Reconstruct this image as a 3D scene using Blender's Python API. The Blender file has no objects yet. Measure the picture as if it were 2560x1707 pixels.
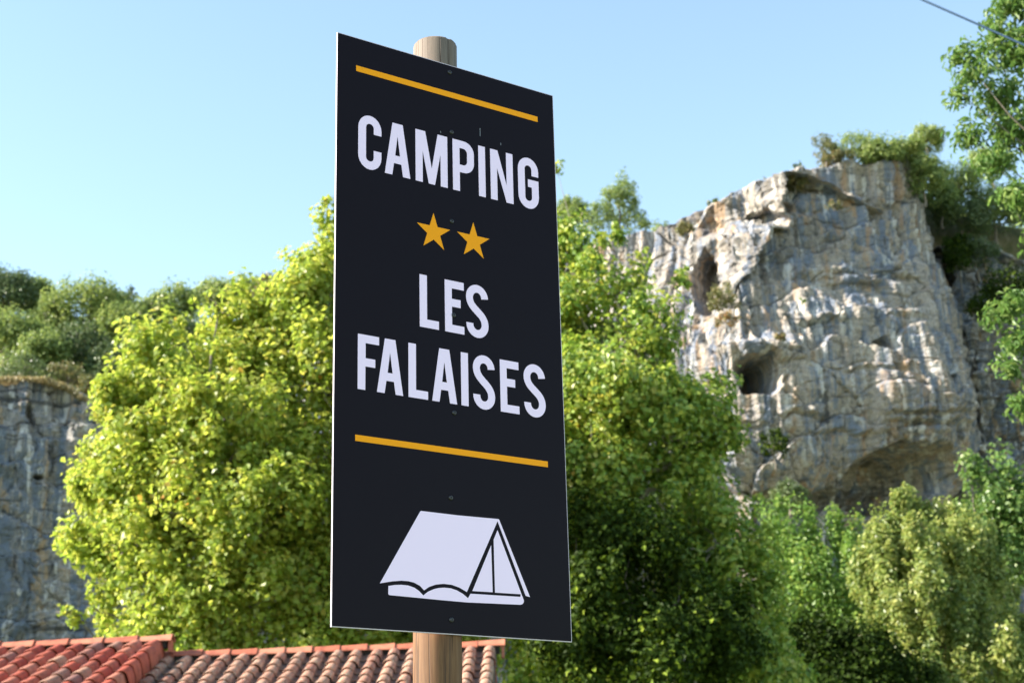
import bpy, math
import numpy as np
from mathutils import Matrix, Vector

# ------------------------------------------------------------------ camera, sky, sun, exposure
scene = bpy.context.scene
COL = scene.collection
F = 3998.7                      # focal length in pixels of the 2560 px wide photograph
R = np.array([[0.99968548, 0.02507883, 0.0],
              [0.00762603, -0.30398657, -0.95264579],
              [-0.02389124, 0.95234616, -0.30408221]])
EYE = np.array([0.0, 0.0, 1.6])
cam_data = bpy.data.cameras.new("camera")
cam = bpy.data.objects.new("camera", cam_data)
COL.objects.link(cam)
m = Matrix([[*R[0], EYE[0]], [*R[1], EYE[1]], [*R[2], EYE[2]], [0, 0, 0, 1]])
cam.matrix_world = m
cam_data.sensor_width = 36.0
cam_data.lens = F / 2560 * 36
cam_data.clip_start = 0.05
cam_data.clip_end = 6000
cam_data.dof.use_dof = True
cam_data.dof.focus_distance = 4.75
cam_data.dof.aperture_fstop = 6.4
scene.camera = cam

SUN_EL = math.radians(31)
SUN_DIR = np.array([-0.985, -0.14, 0.0]); SUN_DIR /= np.linalg.norm(SUN_DIR)
sun_vec = np.array([SUN_DIR[0] * math.cos(SUN_EL), SUN_DIR[1] * math.cos(SUN_EL), math.sin(SUN_EL)])
world = bpy.data.worlds.new("World")
scene.world = world
world.use_nodes = True
wn = world.node_tree
wn.nodes.clear()
sky = wn.nodes.new("ShaderNodeTexSky")
sky.sky_type = 'NISHITA'
sky.sun_disc = False
sky.sun_elevation = SUN_EL
sky.sun_rotation = math.atan2(SUN_DIR[0], SUN_DIR[1])
sky.altitude = 200
sky.air_density = 1.0
sky.dust_density = 0.25
sky.ozone_density = 1.0
bg = wn.nodes.new("ShaderNodeBackground")
bg.inputs['Strength'].default_value = 0.12
wo = wn.nodes.new("ShaderNodeOutputWorld")
tint = wn.nodes.new("ShaderNodeMix"); tint.data_type = 'RGBA'; tint.blend_type = 'MULTIPLY'; tint.inputs[0].default_value = 1.0
tint.inputs[7].default_value = (1.08, 1.04, 0.90, 1)     # white balance of the photograph
wn.links.new(sky.outputs[0], tint.inputs[6])
wn.links.new(tint.outputs[2], bg.inputs[0])
wn.links.new(bg.outputs[0], wo.inputs[0])

sun_data = bpy.data.lights.new("sun", 'SUN')
sun_data.energy = 5.0
sun_data.angle = math.radians(0.5)
sun_data.color = (1.0, 0.92, 0.80)
sun = bpy.data.objects.new("sun", sun_data)
sun.rotation_euler = Vector(-sun_vec).to_track_quat('-Z', 'Y').to_euler()
sun.location = (-20, -5, 30)
COL.objects.link(sun)

scene.view_settings.view_transform = 'Standard'
scene.view_settings.look = 'None'
scene.view_settings.gamma = 1
scene.view_settings.use_curve_mapping = False
scene.view_settings.exposure = 1.75
scene.cycles.max_bounces = 8
scene.cycles.diffuse_bounces = 3
scene.cycles.transmission_bounces = 4

rng = np.random.default_rng(7)


# ------------------------------------------------------------------ helpers
def ray(px, py):
    return R @ np.array([(px - 1280) / F, -(py - 853.5) / F, -1.0])


def at(px, py, Y):
    """World point seen in that direction at the distance Y in front of the eye."""
    d = ray(px, py)
    return EYE + d * ((Y - EYE[1]) / d[1])


def M_(px, Y):
    return px / F * Y


def tag(o, label=None, cat=None, group=None, kind=None):
    if label: o['label'] = label
    if cat: o['category'] = cat
    if group: o['group'] = group
    if kind: o['kind'] = kind
    return o


def empty(name, loc, label=None, cat=None, group=None):
    o = bpy.data.objects.new(name, None)
    o.empty_display_size = 0.2
    o.location = loc
    COL.objects.link(o)
    return tag(o, label, cat, group)


def link(name, me, parent=None, loc=None, rot=None):
    o = bpy.data.objects.new(name, me)
    COL.objects.link(o)
    if parent is not None:
        o.parent = parent
    if loc is not None:
        o.location = loc
    if rot is not None:
        o.rotation_euler = rot
    return o


def pmesh(name, verts, faces, mats, smooth=False, mat_idx=None):
    me = bpy.data.meshes.new(name)
    me.from_pydata([tuple(map(float, v)) for v in verts], [], faces)
    for mm in (mats if isinstance(mats, (list, tuple)) else [mats]):
        me.materials.append(mm)
    if smooth:
        me.polygons.foreach_set('use_smooth', [True] * len(me.polygons))
    if mat_idx is not None:
        me.polygons.foreach_set('material_index', mat_idx)
    me.update()
    return me


def box(x0, y0, z0, x1, y1, z1, mtl, name, bev=0.):
    V = [(x0, y0, z0), (x1, y0, z0), (x1, y1, z0), (x0, y1, z0), (x0, y0, z1), (x1, y0, z1), (x1, y1, z1), (x0, y1, z1)]
    return pmesh(name, V, [(0, 3, 2, 1), (4, 5, 6, 7), (0, 1, 5, 4), (1, 2, 6, 5), (2, 3, 7, 6), (3, 0, 4, 7)], mtl)


def nmesh(name, V, Fc, mat, smooth=False, attrs=None):
    """numpy mesh, all faces with the same vertex count"""
    me = bpy.data.meshes.new(name)
    k = Fc.shape[1]
    me.vertices.add(len(V)); me.loops.add(Fc.size); me.polygons.add(len(Fc))
    me.vertices.foreach_set('co', np.ascontiguousarray(V, dtype=np.float32).ravel())
    me.loops.foreach_set('vertex_index', np.ascontiguousarray(Fc, dtype=np.int32).ravel())
    me.polygons.foreach_set('loop_start', np.arange(len(Fc), dtype=np.int32) * k)
    if smooth:
        me.polygons.foreach_set('use_smooth', np.ones(len(Fc), dtype=bool))
    else:
        me.polygons.foreach_set('use_smooth', np.zeros(len(Fc), dtype=bool))
    for nme, arr in (attrs or {}).items():
        a = me.attributes.new(nme, 'FLOAT', 'POINT')
        a.data.foreach_set('value', np.ascontiguousarray(arr, dtype=np.float32))
    me.materials.append(mat)
    me.update(calc_edges=True)
    return me


# ---- noise (gradient noise on a hashed lattice)
_perm = np.random.default_rng(3).permutation(256).astype(np.int64)
_perm = np.concatenate([_perm, _perm])
_grad = np.random.default_rng(4).normal(size=(256, 3)); _grad /= np.linalg.norm(_grad, axis=1)[:, None]


def noise(x, y, z):
    x, y, z = np.broadcast_arrays(np.asarray(x, float), np.asarray(y, float), np.asarray(z, float))
    xi, yi, zi = np.floor(x).astype(np.int64), np.floor(y).astype(np.int64), np.floor(z).astype(np.int64)
    xf, yf, zf = x - xi, y - yi, z - zi
    u, v, w = [t * t * t * (t * (t * 6 - 15) + 10) for t in (xf, yf, zf)]

    def g(a, b, c):
        h = _perm[(_perm[(_perm[(xi + a) & 255] + yi + b) & 255] + zi + c) & 255]
        gr = _grad[h]
        return gr[..., 0] * (xf - a) + gr[..., 1] * (yf - b) + gr[..., 2] * (zf - c)
    l = lambda a, b, t: a + (b - a) * t
    return 1.6 * l(l(l(g(0, 0, 0), g(1, 0, 0), u), l(g(0, 1, 0), g(1, 1, 0), u), v),
                   l(l(g(0, 0, 1), g(1, 0, 1), u), l(g(0, 1, 1), g(1, 1, 1), u), v), w)


def fbm(x, y, z, o=4, gain=.5):
    s = 0; a = 1
    for i in range(o):
        s = s + a * noise(x + 17.3 * i, y - 9.1 * i, z + 4.7 * i)
        x, y, z = x * 2.03, y * 2.03, z * 2.03
        a *= gain
    return s


def sstep(a, b, x):
    t = np.clip((x - a) / (b - a), 0, 1)
    return t * t * (3 - 2 * t)


# ------------------------------------------------------------------ materials
def mat(name):
    mt = bpy.data.materials.new(name)
    mt.use_nodes = True
    nt = mt.node_tree
    b = nt.nodes['Principled BSDF']
    return mt, nt, b


def N(nt, kind, **kw):
    n = nt.nodes.new(kind)
    for k, v in kw.items():
        if k in n.inputs:
            n.inputs[k].default_value = v
        else:
            setattr(n, k, v)
    return n


def ramp(nt, src, stops, interp='LINEAR'):
    r = nt.nodes.new('ShaderNodeValToRGB')
    r.color_ramp.interpolation = interp
    els = r.color_ramp.elements
    while len(els) < len(stops):
        els.new(0.5)
    for e, (p, c) in zip(els, stops):
        e.position = p
        e.color = (*c, 1) if len(c) == 3 else c
    nt.links.new(src, r.inputs[0])
    return r.outputs[0]


def mixc(nt, fac, a, b, mode='MIX'):
    n = nt.nodes.new('ShaderNodeMix')
    n.data_type = 'RGBA'; n.blend_type = mode
    if isinstance(fac, (int, float)): n.inputs[0].default_value = fac
    else: nt.links.new(fac, n.inputs[0])
    for i, v in ((6, a), (7, b)):
        if isinstance(v, tuple): n.inputs[i].default_value = (*v, 1)
        else: nt.links.new(v, n.inputs[i])
    return n.outputs[2]


def tex_noise(nt, scale, detail=4, rough=.55, vec=None, mscale=None, dist=0, loc=None):
    n = nt.nodes.new('ShaderNodeTexNoise')
    n.inputs['Scale'].default_value = scale
    n.inputs['Detail'].default_value = detail
    n.inputs['Roughness'].default_value = rough
    n.inputs['Distortion'].default_value = dist
    if vec is not None:
        if mscale is not None:
            mp = nt.nodes.new('ShaderNodeMapping')
            mp.inputs['Scale'].default_value = mscale
            if loc is not None: mp.inputs['Location'].default_value = loc
            nt.links.new(vec, mp.inputs[0]); vec = mp.outputs[0]
        nt.links.new(vec, n.inputs['Vector'])
    return n.outputs[0]


def simple(name, col, rough=.6, metal=0., spec=.5, coat=0.):
    mt, nt, b = mat(name)
    b.inputs['Base Color'].default_value = (*col, 1)
    b.inputs['Roughness'].default_value = rough
    b.inputs['Metallic'].default_value = metal
    b.inputs['Specular IOR Level'].default_value = spec
    b.inputs['Coat Weight'].default_value = coat
    return mt


def leaf_mat(name, stops, trans=.45, rough=.42, spec=.5):
    """leaf colour runs over `stops` by each leaf's own random tint"""
    mt, nt, b = mat(name)
    at_ = nt.nodes.new('ShaderNodeAttribute'); at_.attribute_name = 'tint'
    c = ramp(nt, at_.outputs['Fac'], stops)
    nt.links.new(c, b.inputs['Base Color'])
    b.inputs['Roughness'].default_value = rough
    b.inputs['Specular IOR Level'].default_value = spec
    tr = nt.nodes.new('ShaderNodeBsdfTranslucent')
    hs = nt.nodes.new('ShaderNodeHueSaturation')
    hs.inputs['Hue'].default_value = .49; hs.inputs['Saturation'].default_value = 1.05
    hs.inputs['Value'].default_value = 1.35
    nt.links.new(c, hs.inputs['Color']); nt.links.new(hs.outputs[0], tr.inputs[0])
    mx = nt.nodes.new('ShaderNodeMixShader'); mx.inputs[0].default_value = trans
    nt.links.new(b.outputs[0], mx.inputs[1]); nt.links.new(tr.outputs[0], mx.inputs[2])
    nt.links.new(mx.outputs[0], nt.nodes['Material Output'].inputs[0])
    return mt


def bark_mat(name, a=(.10, .08, .06), b_=(.22, .19, .15)):
    mt, nt, b = mat(name)
    tc = nt.nodes.new('ShaderNodeTexCoord')
    n = tex_noise(nt, 5, 5, .6, tc.outputs['Object'], (3, 3, .6))
    nt.links.new(ramp(nt, n, [(.3, a), (.7, b_)]), b.inputs['Base Color'])
    b.inputs['Roughness'].default_value = .9
    return mt


def rock_mat(name, tan, grey, blue, ochre, streak=1.0, dark=1.0):
    mt, nt, b = mat(name)
    tc = nt.nodes.new('ShaderNodeTexCoord'); v = tc.outputs['Object']
    big = tex_noise(nt, .12, 5, .6, v, (1, 1, .8))
    base = ramp(nt, big, [(.36, grey), (.48, tan), (.62, tuple(min(1, c * 1.12) for c in tan))])
    fine = tex_noise(nt, 1.7, 6, .7, v, (1, 1, 1.6))
    base = mixc(nt, .7, base, ramp(nt, fine, [(.3, (.28, .27, .28)), (.48, (.95, .95, .95)), (.72, (1.35, 1.3, 1.22))]), 'MULTIPLY')
    fine2 = tex_noise(nt, 4.5, 5, .7, v, (1, 1, 1.2))
    base = mixc(nt, .6, base, ramp(nt, fine2, [(.34, (.4, .4, .42)), (.5, (1, 1, 1)), (.7, (1.25, 1.22, 1.15))]), 'MULTIPLY')
    st = tex_noise(nt, .9, 5, .65, v, (1, 1, .09), dist=.6)
    base = mixc(nt, ramp(nt, st, [(.49, (0, 0, 0)), (.57, (.85 * streak,) * 3)]), base, blue)
    st2 = tex_noise(nt, 1.0, 4, .5, v, (1, 1, .13), dist=.5, loc=(31, 7, 3))
    base = mixc(nt, ramp(nt, st2, [(.57, (0, 0, 0)), (.67, (.7 * streak,) * 3)]), base, ochre)
    st4 = tex_noise(nt, 1.3, 4, .6, v, (1, 1, .12), dist=.4, loc=(-13, 17, 9))
    base = mixc(nt, ramp(nt, st4, [(.56, (0, 0, 0)), (.63, (.7 * streak,) * 3)]), base, (.60, .58, .55))
    st3 = tex_noise(nt, 1.8, 5, .65, v, (1, 1, .14), loc=(5, 47, 13))
    base = mixc(nt, ramp(nt, st3, [(.57, (0, 0, 0)), (.67, (.75 * dark,) * 3)]), base, tuple(c * .33 for c in grey))
    # dark weathering along the bedding joints
    bed = tex_noise(nt, 1.0, 5, .6, v, (.12, .12, 1.3), dist=.5, loc=(3, 3, 1))
    base = mixc(nt, ramp(nt, bed, [(.585, (0, 0, 0)), (.66, (.65 * dark,) * 3)]), base, tuple(c * .4 for c in grey))
    nt.links.new(base, b.inputs['Base Color'])
    b.inputs['Roughness'].default_value = .92
    b.inputs['Specular IOR Level'].default_value = .2
    bp = nt.nodes.new('ShaderNodeBump'); bp.inputs['Strength'].default_value = .9; bp.inputs['Distance'].default_value = .25
    nt.links.new(fine, bp.inputs['Height']); nt.links.new(bp.outputs[0], b.inputs['Normal'])
    return mt


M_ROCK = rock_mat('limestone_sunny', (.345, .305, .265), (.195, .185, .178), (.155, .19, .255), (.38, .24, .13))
M_ROCK_L = rock_mat('limestone_shade_toned', (.32, .30, .28), (.16, .16, .165), (.155, .18, .22), (.42, .30, .18), 1.2, 1.25)  # darker, greyer copy of the limestone with shade mixed into its colours

mt, nt, b = mat('hillside_soil')
tc = nt.nodes.new('ShaderNodeTexCoord')
nt.links.new(ramp(nt, tex_noise(nt, .5, 6, .65, tc.outputs['Object']), [(.35, (.05, .065, .02)), (.5, (.12, .11, .05)), (.65, (.22, .19, .13))]), b.inputs['Base Color'])
b.inputs['Roughness'].default_value = .95
M_SOIL = mt
mt, nt, b = mat('grass_ground')
tc = nt.nodes.new('ShaderNodeTexCoord')
nt.links.new(ramp(nt, tex_noise(nt, 1.2, 6, .65, tc.outputs['Object']), [(.35, (.04, .07, .02)), (.6, (.09, .12, .04))]), b.inputs['Base Color'])
b.inputs['Roughness'].default_value = .95
M_GROUND = mt

L_MAPLE = leaf_mat('maple_leaf', [(0, (0.190, 0.290, 0.048)), (.45, (0.310, 0.390, 0.067)), (.8, (0.440, 0.460, 0.096)), (.96, (0.380, 0.340, 0.071)), (1, (0.520, 0.260, 0.063))], .56)
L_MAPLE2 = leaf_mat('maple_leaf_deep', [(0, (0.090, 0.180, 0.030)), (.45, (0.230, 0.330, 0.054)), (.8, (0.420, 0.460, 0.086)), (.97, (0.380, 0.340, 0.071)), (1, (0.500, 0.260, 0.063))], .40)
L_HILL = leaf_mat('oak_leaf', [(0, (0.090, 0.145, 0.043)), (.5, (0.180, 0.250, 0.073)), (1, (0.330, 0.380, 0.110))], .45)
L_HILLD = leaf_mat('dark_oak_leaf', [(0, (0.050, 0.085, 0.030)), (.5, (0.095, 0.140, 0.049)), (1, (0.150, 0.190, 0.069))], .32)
L_OCHRE = leaf_mat('dry_shrub_leaf', [(0, (0.120, 0.140, 0.043)), (.5, (0.220, 0.200, 0.078)), (1, (0.360, 0.200, 0.088))], .3)
L_BRIGHT = leaf_mat('bright_leaf', [(0, (0.100, 0.200, 0.040)), (.5, (0.190, 0.310, 0.063)), (.9, (0.300, 0.390, 0.085)), (1, (0.460, 0.420, 0.078))], .4)
L_OLIVE = leaf_mat('poplar_leaf', [(0, (0.080, 0.140, 0.033)), (.5, (0.240, 0.300, 0.070)), (1, (0.480, 0.480, 0.160))], .38)
L_ASH = leaf_mat('ash_leaf', [(0, (0.070, 0.150, 0.034)), (.5, (0.140, 0.240, 0.057)), (1, (0.260, 0.330, 0.100))], .42)
L_DARK = leaf_mat('shade_dark_leaf', [(0, (.014, .028, .003)), (.6, (.026, .05, .004)), (.86, (.05, .085, .008)), (.93, (.14, .20, .02)), (1, (.22, .28, .03))], .25, .6, .12)  # near-black stops paint deep shade, the bright end stops sunlit sprinkles
BARK = bark_mat('bark')
BARK_L = bark_mat('pale_bark', (.20, .17, .13), (.34, .30, .24))


# ------------------------------------------------------------------ ground
def grid_mesh(name, xs, ys, zf, mtl, smooth=True):
    X, Y = np.meshgrid(xs, ys)
    Z = zf(X, Y)
    V = np.stack([X, Y, Z], -1).reshape(-1, 3)
    nx = len(xs); ny = len(ys)
    i = np.arange((ny - 1) * (nx - 1)); r = i // (nx - 1); c = i % (nx - 1)
    a = r * nx + c
    Fc = np.stack([a, a + 1, a + nx + 1, a + nx], 1)
    return nmesh(name, V, Fc, mtl, smooth)


g = link('ground', grid_mesh('ground', np.linspace(-2500, 2500, 3), np.linspace(-2500, 2500, 3), lambda X, Y: X * 0, M_GROUND))
tag(g, 'flat grassy valley ground under the sign, roofs and trees', None, None, 'structure')


# rim of the cliffs: world height of the cliff top for each x
def xz(px, py, Y):
    p = at(px, py, Y); return p[0], p[2]


RIM = [(-900, 930, 112), (-200, 930, 112), (0, 945, 112), (120, 950, 112), (270, 1010, 112), (600, 960, 113), (900, 860, 118), (1200, 740, 124),
       (1400, 620, 136), (1640, 580, 134), (1750, 555, 133), (1850, 510, 131), (1950, 475, 131), (2050, 440, 131), (2150, 425, 131), (2290, 425, 132),
       (2400, 480, 133), (2600, 540, 134), (2900, 540, 134), (3600, 560, 134)]
RX = np.array([xz(*r)[0] for r in RIM]); RZ = np.array([xz(*r)[1] for r in RIM]); RY = np.array([r[2] for r in RIM], float)


def hill_z(X, Y):
    rim = np.interp(X, RX, RZ); ry = np.interp(X, RX, RY)
    low = 11 * sstep(62, 112, Y) + 1.5 * fbm(X * .05, Y * .05, 0, 3)
    back = Y - ry - 2
    steep = np.interp(X, [-60, -5, 12, 45, 80], [.60, .56, .10, .42, .42])
    up = rim - 1.0 + np.clip(back, 0, 20) * steep + np.clip(back - 20, 0, 400) * .03 + .8 * fbm(X * .08, Y * .08, 3.3, 3)
    t = sstep(1.2, 3.8, Y - ry)
    return low * (1 - t) + up * t - 2.0 * (Y < 66)


h = link('hillside', grid_mesh('hillside', np.linspace(-420, 420, 320), np.concatenate([np.linspace(60, 160, 150), np.linspace(162, 520, 60)]), hill_z, M_SOIL))
tag(h, 'wooded hillside slope rising behind the two limestone cliffs', None, None, 'structure')


def ground_z(x, y):
    if y < 62: return 0.0
    return float(hill_z(np.array([x]), np.array([y]))[0])


# ------------------------------------------------------------------ cliffs
def cliff(name, plan, top, base_z, nu, nv, disp, mtl, lean, shear=None, roll=2.2, back=10):
    """plan: (px, Y) control points along the foot; top: (px, z) rim height"""
    P = np.array([[at(px, 900, Y)[0], Y] for px, Y in plan])
    seg = np.concatenate([[0], np.cumsum(np.linalg.norm(np.diff(P, axis=0), axis=1))])
    s = np.linspace(0, seg[-1], nu)
    # smooth the plan curve
    px_ = np.interp(s, seg, P[:, 0]); py_ = np.interp(s, seg, P[:, 1])
    k = max(3, nu // 40); ker = np.hanning(2 * k + 1); ker /= ker.sum()
    sm = lambda a: np.convolve(np.pad(a, k, mode='reflect', reflect_type='odd'), ker, 'valid')
    px_, py_ = sm(px_), sm(py_)
    tx, ty = np.gradient(px_), np.gradient(py_); tl = np.hypot(tx, ty); tx, ty = tx / tl, ty / tl
    nx_, ny_ = ty, -tx                      # towards the valley
    ppx = np.interp(s, seg, [p[0] for p in plan])
    # rim height: sight the rim line where the leaning top edge actually stands
    l1 = lean(np.ones(nu), ppx)
    zt = np.full(nu, 45.)
    for _ in range(4):
        xa, ya = px_ - nx_ * l1, py_ - ny_ * l1
        if shear: xa = xa + shear(ppx, zt)
        cc = np.stack([xa, ya, zt - EYE[2]], -1) @ R
        ap = 1280 - F * cc[:, 0] / cc[:, 2]
        tpy = np.interp(ap, [t[0] for t in top], [t[1] for t in top])
        zt = np.array([at(a_, b_, y_)[2] for a_, b_, y_ in zip(ap, tpy, ya)])
    zt = sm(zt) + .25 * noise(s * .9, 0, 5) + .2 * noise(s * 2.6, 3, 5)
    nb = nv // 5
    v = np.concatenate([np.linspace(0, 1, nv), 1 + np.linspace(0, 1, nb + 1)[1:]])
    VV, SS = np.meshgrid(v, np.arange(nu), indexing='ij')
    S = s[SS]; Zt = zt[SS]
    vf = np.clip(VV, 0, 1); vb = np.clip(VV - 1, 0, 1)
    Z = base_z + (Zt - base_z) * vf
    off = -lean(vf, ppx[SS])                # leaning back is negative
    a = np.clip(vb * 3, 0, 1) * math.pi / 2
    off = off - roll * (1 - np.cos(a)) - back * np.clip(vb - .33, 0, 1)
    Z = Z + .1 * roll * np.sin(a) - 4 * np.clip(vb - .33, 0, 1)
    fade = 1 - sstep(.35, 1, vb) * .8
    X0 = px_[SS]; Y0 = py_[SS]
    PXn = ppx[SS]
    xa, ya = px_[SS] + nx_[SS] * off, py_[SS] + ny_[SS] * off
    if shear: xa = xa + shear(PXn, Z)
    cc = np.stack([xa - EYE[0], ya - EYE[1], Z - EYE[2]], -1) @ R
    d = disp(S, Z, 1280 - F * cc[..., 0] / cc[..., 2], 853.5 + F * cc[..., 1] / cc[..., 2]) * fade
    O = off + d
    X = X0 + nx_[SS] * O; Y = Y0 + ny_[SS] * O
    Z = Z + (fbm(X * .5, Z * .5, 7.7, 3) * .25) * vf
    if shear: X = X + shear(PXn, Z)
    V = np.stack([X, Y, Z], -1).reshape(-1, 3)
    nr, nc = V.shape[0] // nu, nu
    i = np.arange((nr - 1) * (nc - 1)); r = i // (nc - 1); c = i % (nc - 1)
    q = r * nc + c
    return nmesh(name, V, np.stack([q, q + 1, q + nc + 1, q + nc], 1), mtl, False)


def zpy(px, py, Y): return at(px, py, Y)[2]


def strata(S, Z, w=1.0):
    t = Z * w + .9 * noise(S * .10, Z * .15, 2.2) + .35 * noise(S * .5, Z * .4, 8.2)
    f = t - np.floor(t)
    return np.where(f < .86, f / .86, (1 - f) / .14)


def blob(PX, PY, cx, cy, rx, ry, p=2):
    q = (np.abs((PX - cx) / rx) ** p + np.abs((PY - cy) / ry) ** p)
    return np.exp(-q)


def lens(PX, PY, pts):
    """steep-sided hollow: 1 inside the polygon-like ellipse, quick fall at its lip"""
    cx, cy, rx, ry = pts
    q = ((PX - cx) / rx) ** 2 + ((PY - cy) / ry) ** 2
    return 1 - sstep(.55, 1.15, q)


def py_of(Z, Yn=118.):
    """photograph height of a world height, to seat the hollows"""
    el = np.arctan2(Z - 1.6, Yn)
    return 853.5 - F * np.tan(el - math.radians(17.703))


def worley(x, z, seed=0):
    """cell value, tilt facet and crack distance of a 2-D cellular pattern"""
    xi, zi = np.floor(x).astype(np.int64), np.floor(z).astype(np.int64)
    f1 = np.full(x.shape, 9.); f2 = np.full(x.shape, 9.); val = np.zeros(x.shape); fac = np.zeros(x.shape)
    for a in (-1, 0, 1):
        for b in (-1, 0, 1):
            h = _perm[(_perm[(xi + a + seed) & 255] + zi + b) & 255]; h2 = _perm[(h + 91) & 255]; h3 = _perm[(h + 37) & 255]
            dx = x - (xi + a + h / 255.); dz = z - (zi + b + h2 / 255.)
            d = np.hypot(dx, dz)
            new = d < f1
            f2 = np.where(new, f1, np.minimum(f2, d)); f1 = np.where(new, d, f1)
            val = np.where(new, h3 / 255. - .5, val)
            fac = np.where(new, dx * (h / 127.5 - 1) + dz * (.3 + h2 / 255.) * 1.2, fac)
    return val, fac, f2 - f1


def crag(S, Z, k=1., seed=0):
    """broken limestone: tilted blocks at three sizes with open joints and ledges"""
    ws = S + 1.2 * noise(S * .35, Z * .35, 70 + seed); wz = Z + .8 * noise(S * .35, Z * .35, 80 + seed)
    v, f, c = worley(ws / 4.2, wz / 2.9, seed)
    d = .60 * v + .60 * f - .40 * (1 - sstep(0, .08, c))
    v, f, c = worley(ws / 1.5 + 9, wz / 1.05, seed + 5)
    d += .26 * v + .34 * f - .18 * (1 - sstep(0, .14, c))
    v, f, c = worley(S / .55 + 3, Z / .40, seed + 11)
    d += .09 * v + .13 * f - .05 * (1 - sstep(0, .2, c))
    return d * k


def ledge(PX, PY, cx, cy, rx, out=.9, ry=10.):
    """a lip that juts out above a shallow undercut"""
    w = np.exp(-((PX - cx) / rx) ** 4)
    out = out * .33
    return w * (out * np.exp(-((PY - (cy - ry)) / (ry * .9)) ** 2) - out * np.exp(-((PY - (cy + ry * .7)) / (ry * .8)) ** 2))


def disp_right(S, Z, PX, PY):
    wx = 16 * noise(S * .5, Z * .5, 1) + 7 * noise(S * 1.5, Z * 1.5, 2); wy = 16 * noise(S * .5, Z * .5, 11) + 7 * noise(S * 1.5, Z * 1.5, 12)
    PXw, PYw = PX + wx, PY + wy
    d = 1.4 * fbm(S * .09, Z * .07, 0, 2)
    d += crag(S, Z, .52)
    d += .25 * (strata(S, Z, .42) - .5) * sstep(-.2, .5, noise(S * .12, Z * .12, 9))
    d += .50 * fbm(S * .8, Z * .10, 6, 3) + .22 * noise(S * 2.0, Z * .10, 62)            # flutes running down
    d -= 4.5 * lens(PXw, PYw, (1764, 705, 28, 86))            # tall dark slot
    d += 1.3 * blob(PX, PY, 1830, 610, 70, 26)                # roof over the slot
    d += 1.2 * blob(PX, PY, 1850, 720, 40, 90)                # sunlit pillar beside it
    d -= 1.5 * lens(PXw, PYw, (1902, 548, 46, 22))
    d -= 7.5 * lens(PXw, PYw, (1893, 935, 58, 52))            # big cave
    d += 1.3 * blob(PX, PY, 1900, 866, 90, 24)
    d -= 2.2 * lens(PXw, PYw, (2351, 960, 12, 14))
    d -= 1.1 * lens(PXw, PYw, (2205, 860, 30, 16))
    for a in ((2110, 608, 50, .9, 12), (2145, 712, 80, .9, 12), (2230, 690, 70, .8, 10), (2040, 690, 80, .9, 12), (2060, 800, 70, .8, 11), (2260, 790, 60, .7, 9), (2300, 1062, 90, 1.1, 10),
              (2290, 1036, 110, .8, 7), (2180, 925, 110, .7, 9), (2000, 1040, 70, .9, 9), (1950, 900, 60, .7, 9), (1860, 1060, 70, .8, 9), (2130, 1080, 120, .7, 8), (1760, 560, 60, .8, 10),
              (2000, 520, 90, .8, 10), (2180, 500, 90, .7, 10), (1900, 650, 60, .8, 10)):
        d += ledge(PXw, PYw, *a)
    d += 1.5 * blob(PX, PY, 2260, 1000, 120, 80)
    d -= 6.5 * lens(PXw, PYw, (2275, 1190, 140, 80))
    d -= 1.6 * lens(PXw, PYw, (1990, 1240, 220, 30))
    d -= 3.0 * sstep(1130, 1300, PY)                          # undercut foot
    return d


def lean_right(v, px):
    k = np.interp(px, [1300, 1600, 1900, 2100, 2300], [9, 9, 8, 6, 3.5])
    return k * sstep(.52, 1.02, v) ** 1.3


top_r = [(1000, 760), (1250, 690), (1400, 640), (1500, 605), (1560, 592), (1640, 565), (1700, 550), (1750, 530), (1800, 505), (1850, 483), (1900, 458), (1950, 442), (2000, 428), (2100, 410),
         (2200, 402), (2270, 405), (2310, 430), (2340, 480), (2362, 560), (2400, 640)]
CL = link('cliff_right', cliff('cliff_right',
          [(1000, 123), (1400, 121.5), (1600, 119.5), (1740, 118), (1790, 115), (1880, 114.5), (2000, 115.5), (2150, 117.5), (2270, 119.5), (2335, 121.5), (2362, 124.5), (2372, 130), (2385, 138)],
          top_r, 9, 560, 520, disp_right, M_ROCK, lean_right,
          shear=lambda PX, Z: sstep(2050, 2340, PX) * (M_(1, 118) * np.interp(Z, [16, 30, 42, 55], [70, 50, 62, 75]))))
tag(CL, 'tall pale limestone cliff with dark caves and an undercut foot, right of the sign', None, None, 'structure')


def disp_back(S, Z, PX, PY):
    return crag(S, Z, .9, 20) + 1.4 * fbm(S * .12, Z * .10, 30, 3) + .6 * (strata(S, Z, .5) - .5) + .5 * fbm(S * .8, Z * .2, 33, 3) + .3 * fbm(S * 1.6, Z * 1.6, 35, 2)


top_b = [(2250, 640), (2420, 600), (2520, 640), (3300, 640)]
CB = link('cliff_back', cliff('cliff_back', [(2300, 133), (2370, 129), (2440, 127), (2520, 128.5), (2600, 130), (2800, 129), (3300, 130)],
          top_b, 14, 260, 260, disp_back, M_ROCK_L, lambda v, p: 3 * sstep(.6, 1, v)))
tag(CB, 'darker shaded cliff face set back behind the tall cliff, at the right edge', None, None, 'structure')


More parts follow.
